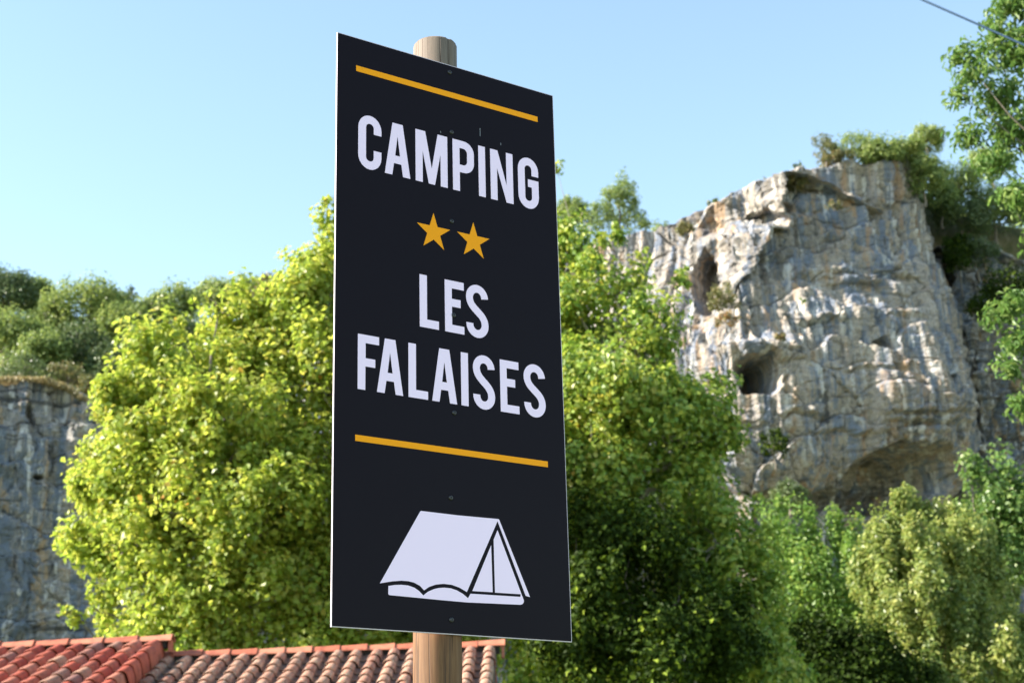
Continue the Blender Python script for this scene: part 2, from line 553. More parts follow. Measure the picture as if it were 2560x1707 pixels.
def disp_left(S, Z, PX, PY):
    d = crag(S, Z, .42, 40) + 1.1 * fbm(S * .10, Z * .05, 50, 3) + .55 * fbm(S * .5, Z * .08, 53, 3) + .22 * (strata(S, Z, .45) - .5) + .28 * fbm(S * 1.4, Z * .9, 55, 3)
    PX = PX + 22 * noise(S * .5, Z * .4, 71); PY = PY + 26 * noise(S * .4, Z * .5, 72)
    d -= 1.0 * lens(PX, PY, (78, 1035, 8, 30)) + 1.2 * lens(PX, PY, (175, 1066, 9, 8))
    d -= 1.1 * lens(PX, PY, (88, 1205, 22, 9))
    d += 1.3 * blob(PX, PY, 230, 1010, 50, 22) - .9 * blob(PX, PY, 160, 1010, 20, 60)
    d += 1.4 * blob(PX, PY, 270, 1110, 30, 80)
    return d


top_l = [(-900, 950), (-200, 952), (-20, 965), (30, 948), (100, 950), (160, 962), (200, 988), (250, 1003), (420, 980), (700, 930), (1000, 830), (1300, 720)]
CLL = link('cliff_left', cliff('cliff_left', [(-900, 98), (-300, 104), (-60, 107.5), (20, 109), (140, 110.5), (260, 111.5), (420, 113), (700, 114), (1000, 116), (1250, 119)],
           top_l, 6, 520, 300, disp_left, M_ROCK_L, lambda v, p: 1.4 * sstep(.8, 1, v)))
tag(CLL, 'bluish grey shaded cliff with ochre streaks at the left edge behind the trees', None, None, 'structure')


# ------------------------------------------------------------------ foliage
def unit(a): return a / np.maximum(np.linalg.norm(a, axis=-1, keepdims=True), 1e-9)


def leaf_cloud(name, C, Nn, size, mtl, tint, aspect=.75, droop=.5, rg=rng):
    n = len(C)
    t = rg.normal(size=(n, 3)); t[:, 2] -= droop
    t = unit(t - Nn * np.sum(t * Nn, 1)[:, None]); s = np.cross(Nn, t)
    L = size[:, None]; W = L * aspect * .5
    fold = (.10 + .15 * rg.random(n))[:, None] * L
    V = np.empty((n, 4, 3))
    V[:, 0] = C - t * L * .5
    V[:, 1] = C + s * W + Nn * fold - t * L * .06
    V[:, 2] = C + t * L * .5 - Nn * L * .10
    V[:, 3] = C - s * W + Nn * fold - t * L * .06
    b0 = np.arange(n)[:, None] * 4
    Fc = np.concatenate([b0 + np.array([0, 1, 2]), b0 + np.array([0, 2, 3])], 0)
    return nmesh(name, V.reshape(-1, 3), Fc, mtl, False, {'tint': np.repeat(tint, 4)})


def crown_points(rg, lobes, n, cl_r, per=42, tall=1.5, upb=.8, shell=.66, drop=.72, inner=.10, gaps=0., gapt=-.08):
    """lobes: (centre, (rx,ry,rz)). Leaves sit in sprays on the outside of the lobes."""
    C = np.array([l[0] for l in lobes]); Rd = np.array([l[1] for l in lobes], float)
    w = (Rd[:, 0] * Rd[:, 2]) ** .95; w /= w.sum()
    K = int(n / per)
    got = []; need = K
    for _ in range(12):
        k = rg.choice(len(lobes), need * 2, p=w)
        d = unit(rg.normal(size=(need * 2, 3)))
        r = shell + (1.02 - shell) * rg.random(need * 2) ** .55
        P = C[k] + d * Rd[k] * r[:, None]
        if gaps:
            gn = noise(P[:, 0] * gaps, P[:, 1] * gaps, P[:, 2] * gaps) + .5 * noise(P[:, 0] * gaps * 2.1, P[:, 1] * gaps * 2.1, P[:, 2] * gaps * 2.1 + 9)
            keep = (gn > gapt) | (r < shell + .12)
        else:
            keep = np.ones(len(P), bool)
        q = (((P[:, None] - C[None]) / Rd[None]) ** 2).sum(-1)
        q[np.arange(len(k)), k] = 9
        ok = keep & (q.min(1) > drop ** 2) & (d[:, 2] > -.75 + .3 * rg.random(len(k)))
        got.append(np.concatenate([P[ok], d[ok], Rd[k][ok].min(1)[:, None]], 1))
        if sum(len(g) for g in got) >= K: break
    G = np.concatenate(got)[:K]
    P, D, rmin = G[:, :3], G[:, 3:6], G[:, 6]
    ax = unit(D * .6 + np.array([0, 0, upb]) + rg.normal(size=D.shape) * .25)
    cs = cl_r * (.6 + .8 * rg.random(len(P)))
    cs2 = np.minimum(cs, rmin * .75 + .06)
    m_ = np.maximum(4, rg.poisson(per * np.clip((cs2 / cs) ** 1.6, .12, 1)))
    idx = np.repeat(np.arange(len(P)), m_)
    u = unit(rg.normal(size=(len(idx), 3))) * (rg.random(len(idx)) ** .45)[:, None]
    cr = cs2[idx][:, None]
    al = (u * ax[idx]).sum(1)[:, None]
    L = P[idx] + (u + ax[idx] * al * (tall - 1)) * cr
    Nn = unit(D[idx] * .40 + u * 1.0 + rg.normal(size=u.shape) * .42 + np.array([0, 0, .45]))
    ct = rg.random(len(P))[idx]
    ni = int(n * inner)
    if ni:
        k = rg.choice(len(lobes), ni, p=w)
        Pi = C[k] + unit(rg.normal(size=(ni, 3))) * Rd[k] * (rg.random(ni) ** .5)[:, None] * .8
        L = np.concatenate([L, Pi]); Nn = np.concatenate([Nn, unit(rg.normal(size=(ni, 3)) + [0, 0, .5])])
        ct = np.concatenate([ct, rg.random(ni)])
    return L, Nn, ct


def with_shoots(rg, lobes, k=3, spire=1.):
    out = list(lobes)
    for c, r in lobes:
        r = np.array(r)
        for _ in range(k):
            d = unit(rg.normal(size=3) * [1, 1, .5] + [0, 0, .75 * spire])
            q = rg.uniform(.16, .28) * r.min()
            out.append((c + d * r * rg.uniform(.92, 1.1), (q * .8, q * .8, q * rg.uniform(1.1, 1.8) * spire)))
    return out


def tube(pts, rad, n=7):
    pts = np.array(pts, float); rad = np.array(rad, float)
    T = unit(np.gradient(pts, axis=0))
    ref = np.array([0.3, 1, .1]); A = unit(np.cross(T, ref)); B = np.cross(T, A)
    th = np.linspace(0, 2 * np.pi, n, endpoint=False)
    V = (pts[:, None] + rad[:, None, None] * (np.cos(th)[None, :, None] * A[:, None] + np.sin(th)[None, :, None] * B[:, None])).reshape(-1, 3)
    m_ = len(pts)
    Fc = [(i * n + j, i * n + (j + 1) % n, (i + 1) * n + (j + 1) % n, (i + 1) * n + j) for i in range(m_ - 1) for j in range(n)]
    return V, Fc


def woody(name, specs, mtl, parent, n=7):
    Vs, Fs, o = [], [], 0
    for pts, rad in specs:
        V, Fc = tube(pts, rad, n)
        Vs.append(V); Fs.append(np.array(Fc) + o); o += len(V)
    return link(name, nmesh(name, np.concatenate(Vs), np.concatenate(Fs), mtl, True), parent)


def bent(a, b, rg, k=5, amp=.08):
    a, b = np.array(a, float), np.array(b, float)
    t = np.linspace(0, 1, k)[:, None]
    P = a + (b - a) * t
    P[1:-1] += rg.normal(size=(k - 2, 3)) * np.linalg.norm(b - a) * amp
    return P


def tree(name, label, cat, base, lobes, n, leaf, mtl, cl_r=.5, bark=None, group=None, tr=.2, aspect=.75, droop=.5,
         per=42, tall=1.5, upb=.8, seed=0, jit=0., tshift=0., shell=.66, inner=.10, twigs=0, drop=.72, shoots=0, gaps=0., gapt=-.08, spire=1., trunk_xy=None):
    rg = np.random.default_rng(seed + 100)
    base = np.array(base, float)
    root = empty(name, base, label, cat, group)
    lob = [(np.array(c) - base, r) for c, r in lobes]
    L, Nn, ct = crown_points(rg, with_shoots(rg, lob, shoots, spire), n, cl_r, per, tall, upb, shell, drop, inner, gaps, gapt)
    tint = np.clip(.25 * ct + .75 * rg.random(len(L)) ** 1.15 + tshift, 0, 1)
    size = leaf * (.65 + .7 * rg.random(len(L)))
    o = link('crown', leaf_cloud('crown', L, Nn, size, mtl, tint, aspect, droop, rg), root)
    cen = np.mean([c for c, _ in lob], axis=0)
    if trunk_xy is not None: cen = np.array([trunk_xy[0], trunk_xy[1], cen[2]])
    topz = max(c[2] + r[2] * .5 for c, r in lob)
    specs = []
    tp = bent((0, 0, -.15), (cen[0] * .8, cen[1] * .8, max(cen[2], topz * .75)), rg, 7, .018)
    specs.append((tp, np.linspace(tr, tr * .3, 7)))
    for c, r in lob:
        want = c[2] - .45 * math.hypot(c[0] - tp[3][0], c[1] - tp[3][1])
        j = int(np.clip(np.argmin(np.abs(tp[:, 2] - want)), 1, 5))
        specs.append((bent(tp[j], c, rg, 5, .05), np.linspace(min(tr * .38, .3 * min(r)), min(tr * .06, .05 * min(r)), 5)))
        for _ in range(twigs):
            e = c + unit(rg.normal(size=3)) * np.array(r) * .95
            specs.append((bent(c, e, rg, 4, .06), np.linspace(tr * .10, tr * .02, 4)))
    woody('trunk', specs, bark or BARK, root)
    return root


def lb(px, py, Y, r, ry=None, d=None):
    """lobe with its radii given in photograph pixels at the distance Y"""
    return (at(px, py, Y), (M_(r, Y), M_(d or r, Y), M_(ry or r, Y)))


def seat(px, Y, py=1500):
    p = at(px, py, Y)
    return (p[0], Y, ground_z(p[0], Y))


YM = 36.
lobesA = [lb(548, 775, YM, 72, 78), lb(400, 875, YM - .5, 72, 80), lb(500, 930, YM, 130), lb(335, 1010, YM - .8, 76, 100), lb(640, 900, YM + .6, 110, 130),
          lb(420, 1080, YM - .8, 150, 140), lb(620, 1110, YM - .9, 170), lb(245, 1235, YM - .8, 56, 52), lb(330, 1240, YM - 1, 100, 105), lb(222, 1345, YM - .6, 58, 46),
          lb(310, 1370, YM - 1.2, 120, 95), lb(480, 1280, YM - 1.6, 170, 150), lb(660, 1330, YM - 1.4, 170), lb(245, 1525, YM - .4, 60, 32), lb(160, 1530, YM - .4, 34, 18), lb(195, 1550, YM - .3, 24, 20), lb(158, 1345, YM - .5, 36, 28), lb(185, 1205, YM - .7, 26, 24), lb(260, 1120, YM - .7, 44, 50), lb(300, 1490, YM - .2, 66, 46),
          lb(430, 1480, YM - 1.1, 140, 110), lb(620, 1520, YM - 1.2, 190, 130), lb(480, 1250, YM + 1.6, 260, 300, 160), lb(720, 1500, YM, 200, 200), lb(330, 1620, YM - .5, 110, 80), lb(480, 1650, YM - .8, 160, 90), lb(700, 1670, YM - .8, 180, 90)]
tree('maple_tree', 'bright yellow green maple filling the space left of the sign', 'tree', seat(520, YM), lobesA, 72000, .155, L_MAPLE, .46, per=125, tall=1.45, tr=.24, seed=1, twigs=4, shoots=4, gaps=.75)
lobesB = [lb(806, 640, YM + 1, 40, 66), lb(800, 720, YM + 1, 74, 90), lb(740, 800, YM + .5, 90, 90), lb(860, 560, YM + 1.4, 60, 100), lb(800, 960, YM, 150, 150), lb(820, 1200, YM - .4, 160, 170),
          lb(1000, 540, YM + 1, 120, 140), lb(1190, 580, YM + 1, 110, 130), lb(900, 1620, YM, 160, 80), lb(1100, 1640, YM, 160, 80), lb(1000, 1000, YM + 1, 230, 300), lb(1250, 900, YM + 1, 220, 320), lb(1040, 1400, YM, 250, 220), lb(830, 1480, YM, 190, 150)]
lobesB += [lb(1180, 1150, 33.5, 200, 230), lb(1240, 1400, 33.8, 170, 170)]  # unseen lobes behind the panel, added to throw shade on the right-hand maple
tree('maple_tree', 'tall yellow green maple mostly hidden behind the dark sign, its tip left of the panel', 'tree', seat(1010, YM + 1), lobesB, 62000, .155, L_MAPLE, .46, per=125, tall=1.45, tr=.26, inner=.25, seed=2, twigs=3, shoots=4, gaps=.75)
YC = 35.5
lobesC = [lb(1390, 418, YC + .5, 12, 22), lb(1450, 540, YC + 1, 16, 20), lb(1545, 590, YC + .8, 22, 26), lb(1400, 610, YC + .5, 52, 54), lb(1480, 650, YC + .3, 60, 58), lb(1550, 715, YC, 66, 70), lb(1610, 650, YC + .6, 30, 34),
          lb(1690, 705, YC + .5, 36, 20), lb(1440, 760, YC, 120, 130), lb(1580, 830, YC - .6, 92, 100), lb(1640, 910, YC - .3, 66, 90), lb(1520, 960, YC - 1.0, 150, 120),
          lb(1740, 1030, YC - .2, 92, 80), lb(1800, 960, YC, 36, 40), lb(1640, 1090, YC - .7, 140, 120), lb(1470, 1170, YC - .6, 140, 130), lb(1800, 1100, YC, 46, 50), lb(1720, 1230, YC, 110, 100),
          lb(1560, 1300, YC - .2, 180, 150), lb(1790, 1360, YC, 130, 120), lb(1420, 1420, YC, 150, 160), lb(1650, 1500, YC, 220, 170), lb(1860, 1500, YC, 110, 120),
          lb(1500, 1640, YC - .2, 250, 130), lb(1850, 1680, YC, 150, 120), lb(1350, 1100, YC + 1.5, 200, 400, 150), lb(1560, 1200, YC + 2, 240, 330, 160)]
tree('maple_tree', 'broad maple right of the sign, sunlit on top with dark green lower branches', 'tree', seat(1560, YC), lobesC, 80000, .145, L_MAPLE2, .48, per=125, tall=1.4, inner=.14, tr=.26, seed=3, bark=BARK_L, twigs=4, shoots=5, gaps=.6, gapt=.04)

# right-hand trees below the cliff
Y1 = 56.
lobesD = [lb(1955, 1340, Y1, 44, 84), lb(2010, 1365, Y1, 44, 84), lb(2048, 1390, Y1, 20, 70), lb(2105, 1370, Y1, 36, 84), lb(1990, 1480, Y1 - .5, 100, 110), lb(2110, 1500, Y1 - .6, 100, 100),
          lb(2180, 1480, Y1, 60, 80), lb(2230, 1570, Y1 - .5, 90, 90), lb(2080, 1620, Y1, 170, 110), lb(2060, 1500, Y1 + 1.5, 180, 150)]
tree('poplar_tree', 'light green tree with narrow upright tips below the cliff, right of the dark maple', 'tree', seat(2080, Y1), lobesD, 34000, .16, L_BRIGHT, .40, per=200, inner=.2, tr=.2, tall=2.7, upb=2.2, shoots=3, spire=1.9, gaps=.7, seed=4, aspect=.55, droop=-.3)
Y2 = 50.
lobesE = [lb(2310, 1340, Y2, 100, 95), lb(2230, 1420, Y2 - .3, 76, 80), lb(2395, 1390, Y2, 84, 84), lb(2300, 1460, Y2 - 1, 120, 100), lb(2440, 1490, Y2, 60, 90), lb(2250, 1560, Y2 - .8, 90, 80),
          lb(2360, 1590, Y2 - 1, 110, 90), lb(2460, 1640, Y2 - 1.2, 110, 100), lb(2545, 1660, Y2 - 1, 60, 110), lb(2330, 1700, Y2 - 1, 140, 90), lb(2340, 1520, Y2 + 1.4, 200, 170)]
tree('poplar_tree', 'rounded olive yellow tree with tufted upright twigs in the lower right corner', 'tree', seat(2360, Y2), lobesE, 52000, .15, L_OLIVE, .33, per=200, inner=.2, tr=.22, tall=2.3, upb=2.2, shoots=3, spire=1.8, gaps=.9, seed=5, aspect=.6, droop=-.4)
Y3 = 62.
lobesF = [lb(2430, 1180, Y3, 30, 46), lb(2505, 1195, Y3, 44, 56), lb(2460, 1250, Y3, 56, 50), lb(2540, 1290, Y3, 60, 70), lb(2460, 1350, Y3, 60, 60), lb(2555, 1400, Y3, 80, 100), lb(2500, 1380, Y3 + 1.5, 110, 130), lb(2640, 1300, Y3, 90, 130)]
tree('oak_tree', 'mid green tree standing against the shaded back cliff near the right edge', 'tree', seat(2510, Y3), lobesF, 20000, .19, L_ASH, .55, per=110, tr=.2, seed=6, shoots=3, gaps=.5)
Y4 = 47.
lobesG = [lb(1990, 1640, Y4, 120, 90), lb(2130, 1660, Y4, 120, 90), lb(2250, 1700, Y4, 90, 70), lb(1880, 1690, Y4, 100, 80), lb(2080, 1760, Y4, 220, 100)]
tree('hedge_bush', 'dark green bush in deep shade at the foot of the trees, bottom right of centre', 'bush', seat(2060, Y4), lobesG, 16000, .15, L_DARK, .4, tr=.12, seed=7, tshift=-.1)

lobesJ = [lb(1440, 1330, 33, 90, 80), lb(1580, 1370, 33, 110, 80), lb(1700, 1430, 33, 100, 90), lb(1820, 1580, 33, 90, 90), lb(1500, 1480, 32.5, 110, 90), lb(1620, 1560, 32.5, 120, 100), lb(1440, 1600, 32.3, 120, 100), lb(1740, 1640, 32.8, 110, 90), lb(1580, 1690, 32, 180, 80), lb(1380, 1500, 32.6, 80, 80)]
tree('shade_foliage', 'added dark foliage painting the shade under the broad maple just right of the sign bottom', 'tree', seat(1560, 32.5), lobesJ, 24000, .12, L_DARK, .42, per=120, tr=.1, seed=11, gaps=.8, shoots=3, tshift=.1)  # added near-black foliage, paints shade over the lower branches of the maple

# ash whose branches enter at the right edge
Y5 = 21.
lobesH = [lb(2535, 30, Y5, 70, 60), lb(2540, 140, Y5, 60, 70), lb(2490, 90, Y5, 24, 40), lb(2400, 140, Y5 - .3, 30, 34), lb(2440, 185, Y5 - .3, 46, 40), lb(2400, 235, Y5 - .3, 32, 32), lb(2460, 130, Y5, 26, 24),
          lb(2500, 250, Y5, 60, 60), lb(2550, 330, Y5, 70, 60), lb(2430, 350, Y5 + .2, 44, 34), lb(2480, 410, Y5, 54, 34), lb(2545, 500, Y5, 40, 60),
          lb(2520, 780, Y5, 46, 34), lb(2490, 800, Y5, 26, 18), lb(2545, 860, Y5, 44, 50), lb(2520, 930, Y5, 34, 26), lb(2550, 1020, Y5, 24, 40),
          lb(2720, 200, Y5 + .5, 170, 220), lb(2740, 600, Y5 + .5, 150, 220), lb(2740, 960, Y5 + .5, 150, 170)]
tree('ash_tree', 'near ash tree reaching in from the right edge with loose drooping leaf sprays', 'tree', seat(2860, Y5 + .5), lobesH, 20000, .12, L_ASH, .2, tr=.07, seed=8, aspect=.34, droop=1.4, per=18, tall=1.4, upb=-.1, shell=.3, drop=.5, twigs=3, trunk_xy=(1.0, 0))


# ---- trees on the hill above the left cliff and on the cliff tops
def hill_tree(name, label, cat, px, py, Y, r, ry, mtl, n, seed, group=None, leaf=.25, extra=(), tall=1.3, cl=.62, tsh=0., inner=.10, shell=.6, h=None):
    c = at(px, py, Y)
    rm = M_(r, Y); rz = M_(ry, Y)
    rg = np.random.default_rng(seed)
    lobes = [(c, (rm * .8, rm * .8, rz * .8))]
    for _ in range(7):
        a = rg.uniform(0, 2 * np.pi)
        lobes.append((c + np.array([math.cos(a) * rm * .5, math.sin(a) * rm * .5, rg.uniform(-.75, .42) * rz]), (rm * .5, rm * .5, rz * .42)))
    for (ex, ey, er) in extra:
        lobes.append(lb(ex, ey, Y, er))
    gz = ground_z(c[0], Y)
    if h is not None: gz = c[2] - rz * h
    gz = max(min(gz, c[2] - rz * .7), c[2] - rz * 1.5)
    return tree(name, label, cat, (c[0], Y, gz), lobes, n, leaf, mtl, cl * min(1.4, max(.45, rm / 2.4)), tr=max(.04, rm * .07), seed=seed, tall=tall, per=30, upb=.4, shoots=1, group=group, tshift=tsh, inner=inner, shell=shell)


hill = [
    ('olive oak filling the skyline just left of the dip', 285, 770, 136, 50, 44, L_HILL, .1),
    ('low green oak closing the gap right of the spindly tree', 375, 795, 134, 52, 44, L_HILL, .05),
    ('green oak low behind the left edge of the bright maple', 380, 870, 127, 66, 60, L_HILL, 0),
    ('green oak between the corner oak and the wide pale oak', 140, 800, 133, 56, 60, L_HILL, .08),
    ('mid green oak low on the slope above the rim shrubs', 110, 880, 121, 60, 48, L_HILL, .05),
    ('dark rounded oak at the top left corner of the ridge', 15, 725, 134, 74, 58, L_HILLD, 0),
    ('dark oak on the left ridge just right of the corner oak', 88, 755, 137, 56, 58, L_HILL, -.05),
    ('mid green oak crown low at the left edge above the shaded cliff', 40, 840, 126, 86, 62, L_HILL, 0),
    ('wide pale crowned oak, highest peak on the left ridge', 215, 775, 132, 86, 80, L_HILL, .12),
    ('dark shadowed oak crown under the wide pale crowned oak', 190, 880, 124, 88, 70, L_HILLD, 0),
    ('olive crowned oak left of the dip in the left skyline', 305, 815, 130, 66, 62, L_HILL, .08),
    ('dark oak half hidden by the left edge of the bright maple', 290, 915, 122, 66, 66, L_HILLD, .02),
    ('oak on the skyline right of the dip, left of the maple tip', 430, 775, 133, 66, 66, L_HILL, .05),
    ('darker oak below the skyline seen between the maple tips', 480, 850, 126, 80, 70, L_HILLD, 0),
    ('distant pale oak on the skyline behind the left maple tip', 545, 740, 140, 62, 42, L_HILL, .15),
    ('hazy green oak on the skyline right of the left maple tip', 625, 735, 141, 50, 44, L_HILL, .12),
    ('pinkish dry oak on the skyline beside the tall hidden maple', 690, 735, 139, 50, 46, L_OCHRE, -.2),
    ('oak on the skyline touching the left side of the hidden maple', 745, 775, 134, 54, 60, L_HILL, .02),
]
for i, (lab, px, py, Y, r, ry, mm, ts) in enumerate(hill):
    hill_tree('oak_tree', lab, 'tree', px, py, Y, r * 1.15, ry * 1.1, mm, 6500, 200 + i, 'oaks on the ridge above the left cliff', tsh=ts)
shrubs_l = [('low dull green shrub on the rim above the left cliff edge', 60, 915, 116, 70, 34, L_HILLD, .1),
            ('low olive shrub on the rim near the middle of the left cliff', 170, 935, 115.5, 60, 26, L_OCHRE, -.25),
            ('pale green grassy shrub where the left rim steps down', 235, 965, 114.5, 46, 30, L_OCHRE, -.2),
            ('dark shrub on the rim next to the bright maple edge', 330, 965, 116, 50, 40, L_HILLD, 0),
            ('spindly young tree sticking up in the dip of the left skyline', 325, 745, 132, 17, 36, L_HILLD, .2)]
for i, (lab, px, py, Y, r, ry, mm, ts) in enumerate(shrubs_l):
    hill_tree('shrub', lab, 'shrub', px, py, Y, r, ry, mm, 1500 if i < 4 else 260, 240 + i, leaf=.2, tsh=ts)

top = [
    ('shrub', 'low rusty shrub on the summit brow between the two thin trees', 'shrub', 2095, 412, 123, 40, 18, L_OCHRE, 700, -.1, ()),
    ('shrub', 'yellowish shrub on the summit edge left of the round bright tree', 'shrub', 2262, 388, 124, 44, 30, L_HILL, 1300, .22, ()),
    ('oak_tree', 'dusky green oak leaning over the ridge just right of the sign', 'tree', 1545, 505, 136, 58, 62, L_HILL, 3400, 0, ((1500, 560, 56), (1585, 560, 44), (1560, 455, 24))),
    ('oak_tree', 'smaller green oak on the ridge touching the right side of the sign', 'tree', 1430, 525, 137, 46, 44, L_HILL, 2200, .05, ()),
    ('shrub', 'green shrub on the left end of the tall cliff top', 'shrub', 1655, 570, 130, 28, 18, L_HILL, 700, .1, ()),
    ('shrub', 'yellow green shrub just below the left end of the cliff top', 'shrub', 1712, 572, 122.5, 24, 20, L_OCHRE, 600, -.15, ()),
    ('shrub', 'thin bare looking shrub on the rising cliff skyline', 'shrub', 1780, 508, 128, 24, 16, L_HILLD, 160, .2, ()),
    ('shrub', 'tiny bright yellow shrub on the rising cliff skyline', 'shrub', 1840, 490, 127, 14, 10, L_OCHRE, 220, 0, ()),
    ('shrub', 'small dull shrub on the skyline left of the rusty green one', 'shrub', 1912, 458, 124, 16, 13, L_OCHRE, 260, -.1, ()),
    ('shrub', 'rusty green shrub on the cliff brow under the spiky sapling', 'shrub', 1985, 452, 121, 36, 22, L_OCHRE, 900, -.15, ()),
    ('sapling', 'dark spiky sapling standing on the cliff brow skyline', 'tree', 1995, 418, 123, 13, 24, L_HILLD, 170, .1, ()),
    ('small_tree', 'thin airy tree, first one left on the summit of the tall cliff', 'tree', 2062, 385, 123, 40, 36, L_OCHRE, 650, -.35, ()),
    ('small_tree', 'thin twiggy tree on the summit right of the airy one', 'tree', 2128, 372, 124, 46, 34, L_HILL, 700, .05, ()),
    ('shrub', 'dense green shrub spilling over the summit edge of the tall cliff', 'shrub', 2200, 400, 124, 62, 38, L_HILL, 2300, .15, ()),
    ('small_tree', 'round bright tree on the summit skyline above the dense shrub', 'tree', 2315, 360, 130, 44, 34, L_HILL, 1700, .2, ((2270, 385, 30),)),
    ('shrub', 'green shrub curtain falling down the right shoulder of the tall cliff', 'shrub', 2305, 440, 124.5, 62, 58, L_HILL, 3000, .1, ()),
    ('shrub', 'rounded shrub wedged between the cliff shoulder and the wooded slope', 'shrub', 2350, 500, 131, 50, 54, L_HILL, 2200, .05, ()),
    ('oak_tree', 'bushy oak right of the cliff shoulder on the wooded slope', 'tree', 2385, 455, 133, 70, 56, L_HILL, 3000, .08, ()),
    ('oak_tree', 'dark oak below the cliff shoulder overhanging the shaded gap', 'tree', 2400, 540, 132, 78, 56, L_HILLD, 3000, .1, ()),
    ('oak_tree', 'olive oak near the right edge on the wooded slope', 'tree', 2480, 520, 134, 78, 70, L_HILL, 3400, .02, ()),
    ('oak_tree', 'pale oak high on the slope behind the ash sprays', 'tree', 2480, 405, 141, 66, 48, L_HILL, 2400, .15, ()),
    ('oak_tree', 'oak cut by the right edge on the wooded slope', 'tree', 2570, 520, 135, 74, 74, L_HILL, 2800, 0, ()),
    ('shrub', 'dark shrub hanging in the shaded gap right of the tall cliff', 'shrub', 2440, 640, 130, 74, 46, L_HILLD, 2300, -.1, ()),
    ('shrub', 'nearly black foliage standing for the shade under the oaks at the right edge', 'shrub', 2530, 720, 126, 80, 60, L_DARK, 2600, 0, ()),  # this and the next two dark masses paint the shade in the gap
    ('shrub', 'black green foliage standing for the shade in the gap beside the cliff shoulder', 'shrub', 2395, 640, 128.5, 40, 74, L_DARK, 1500, 0, ()),
    ('shrub', 'dark foliage standing for the shade low in the gap above the back cliff', 'shrub', 2450, 760, 124.5, 40, 40, L_DARK, 900, 0, ()),
]
for i, (nm, lab, cat, px, py, Y, r, ry, mm, n, ts, ex) in enumerate(top):
    if 2030 < px < 2330 and py < 420: py, r, ry, n = py - 12, r * 1.2, ry * 1.2, n * 1.4
    hill_tree(nm, lab, cat, px, py, Y, r, ry, mm, int(n * 1.7), 300 + i, leaf=.21 if n > 1000 else .17, extra=ex, tsh=ts, shell=.5)
face = [
    ('olive shrub growing in front of the tall dark slot in the cliff', 1805, 735, 112.2, 46, 34, L_OCHRE, 900, -.25),
    ('rusty red brown shrub on the cliff face below the olive shrub', 1815, 805, 112.2, 34, 24, L_OCHRE, 420, .2),
    ('small lemon yellow tuft on the cliff above the big cave', 1948, 843, 112.6, 15, 12, L_OCHRE, 260, .1),
    ('dark ivy patch on the cliff face below the big cave', 1935, 1110, 112.8, 36, 48, L_DARK, 900, .1),
    ('round dark green bush at the foot of the tall cliff', 1972, 1238, 110.5, 58, 36, L_HILLD, 1900, .05),
    ('tiny green tuft in the middle of the sunlit cliff face', 2004, 750, 112.8, 8, 8, L_BRIGHT, 70, 0),
    ('small grassy tuft on a ledge near the cliff summit', 2085, 512, 118.2, 22, 10, L_OCHRE, 260, -.1),
]
for i, (lab, px, py, Y, r, ry, mm, n, ts) in enumerate(face):
    hill_tree('shrub', lab, 'shrub', px, py, Y, r, ry, mm, n, 400 + i, leaf=.2, tsh=ts, h=1.3)

# foot-of-slope scrub: one uncountable mass of undergrowth on the slopes
rg = np.random.default_rng(77)
P = []
for _ in range(2600):
    x = rg.uniform(-48, 60); y = rg.uniform(66, 150)
    ry_ = float(np.interp(x, RX, RY))
    if -7 < y - ry_ < 4.0: continue
    if 8 < x < 36 and y > 112: continue
    P.append((x, y, ground_z(x, y)))
P = np.array(P)
idx = np.repeat(np.arange(len(P)), 34)
u = unit(rg.normal(size=(len(idx), 3))) * (rg.random(len(idx)) ** .4)[:, None]
C_ = P[idx] + u * np.array([1.1, 1.1, .8]) + [0, 0, .5]
sc_ = link('undergrowth', leaf_cloud('undergrowth', C_, unit(u + [0, 0, .7]), .32 * (.6 + .8 * rg.random(len(C_))), L_HILL, rg.random(len(C_)) * .9, rg=rg))
tag(sc_, 'dense low scrub covering the slopes above and below the cliffs', 'undergrowth', None, 'stuff')
# dry grass along the left rim
n = 9000
xs = rg.uniform(at(-120, 950, 110)[0], at(330, 950, 110)[0], n); ys = 110.2 + rg.uniform(0, 3.5, n) + 0.06 * (xs - xs.min())
zr = np.interp(xs, [at(p, q, 111.5)[0] for p, q in top_l], [at(p, q, 111.5)[2] for p, q in top_l])
C_ = np.stack([xs, ys, zr - .25 + .3 * rg.random(n) + .25 * noise(xs * .8, ys, 5)], 1)
M_DRY = leaf_mat('dry_grass', [(0, (.30, .24, .11)), (.6, (.42, .33, .17)), (1, (.26, .24, .09))], .3)
dg = link('dry_grass', leaf_cloud('dry_grass', C_, unit(rg.normal(size=(n, 3)) * [1, 1, .2]), .32 * (.4 + .9 * rg.random(n)), M_DRY, rg.random(n), aspect=.25, droop=-3, rg=rg))
tag(dg, 'strip of dry straw coloured grass along the rim of the left cliff', 'grass', None, 'stuff')


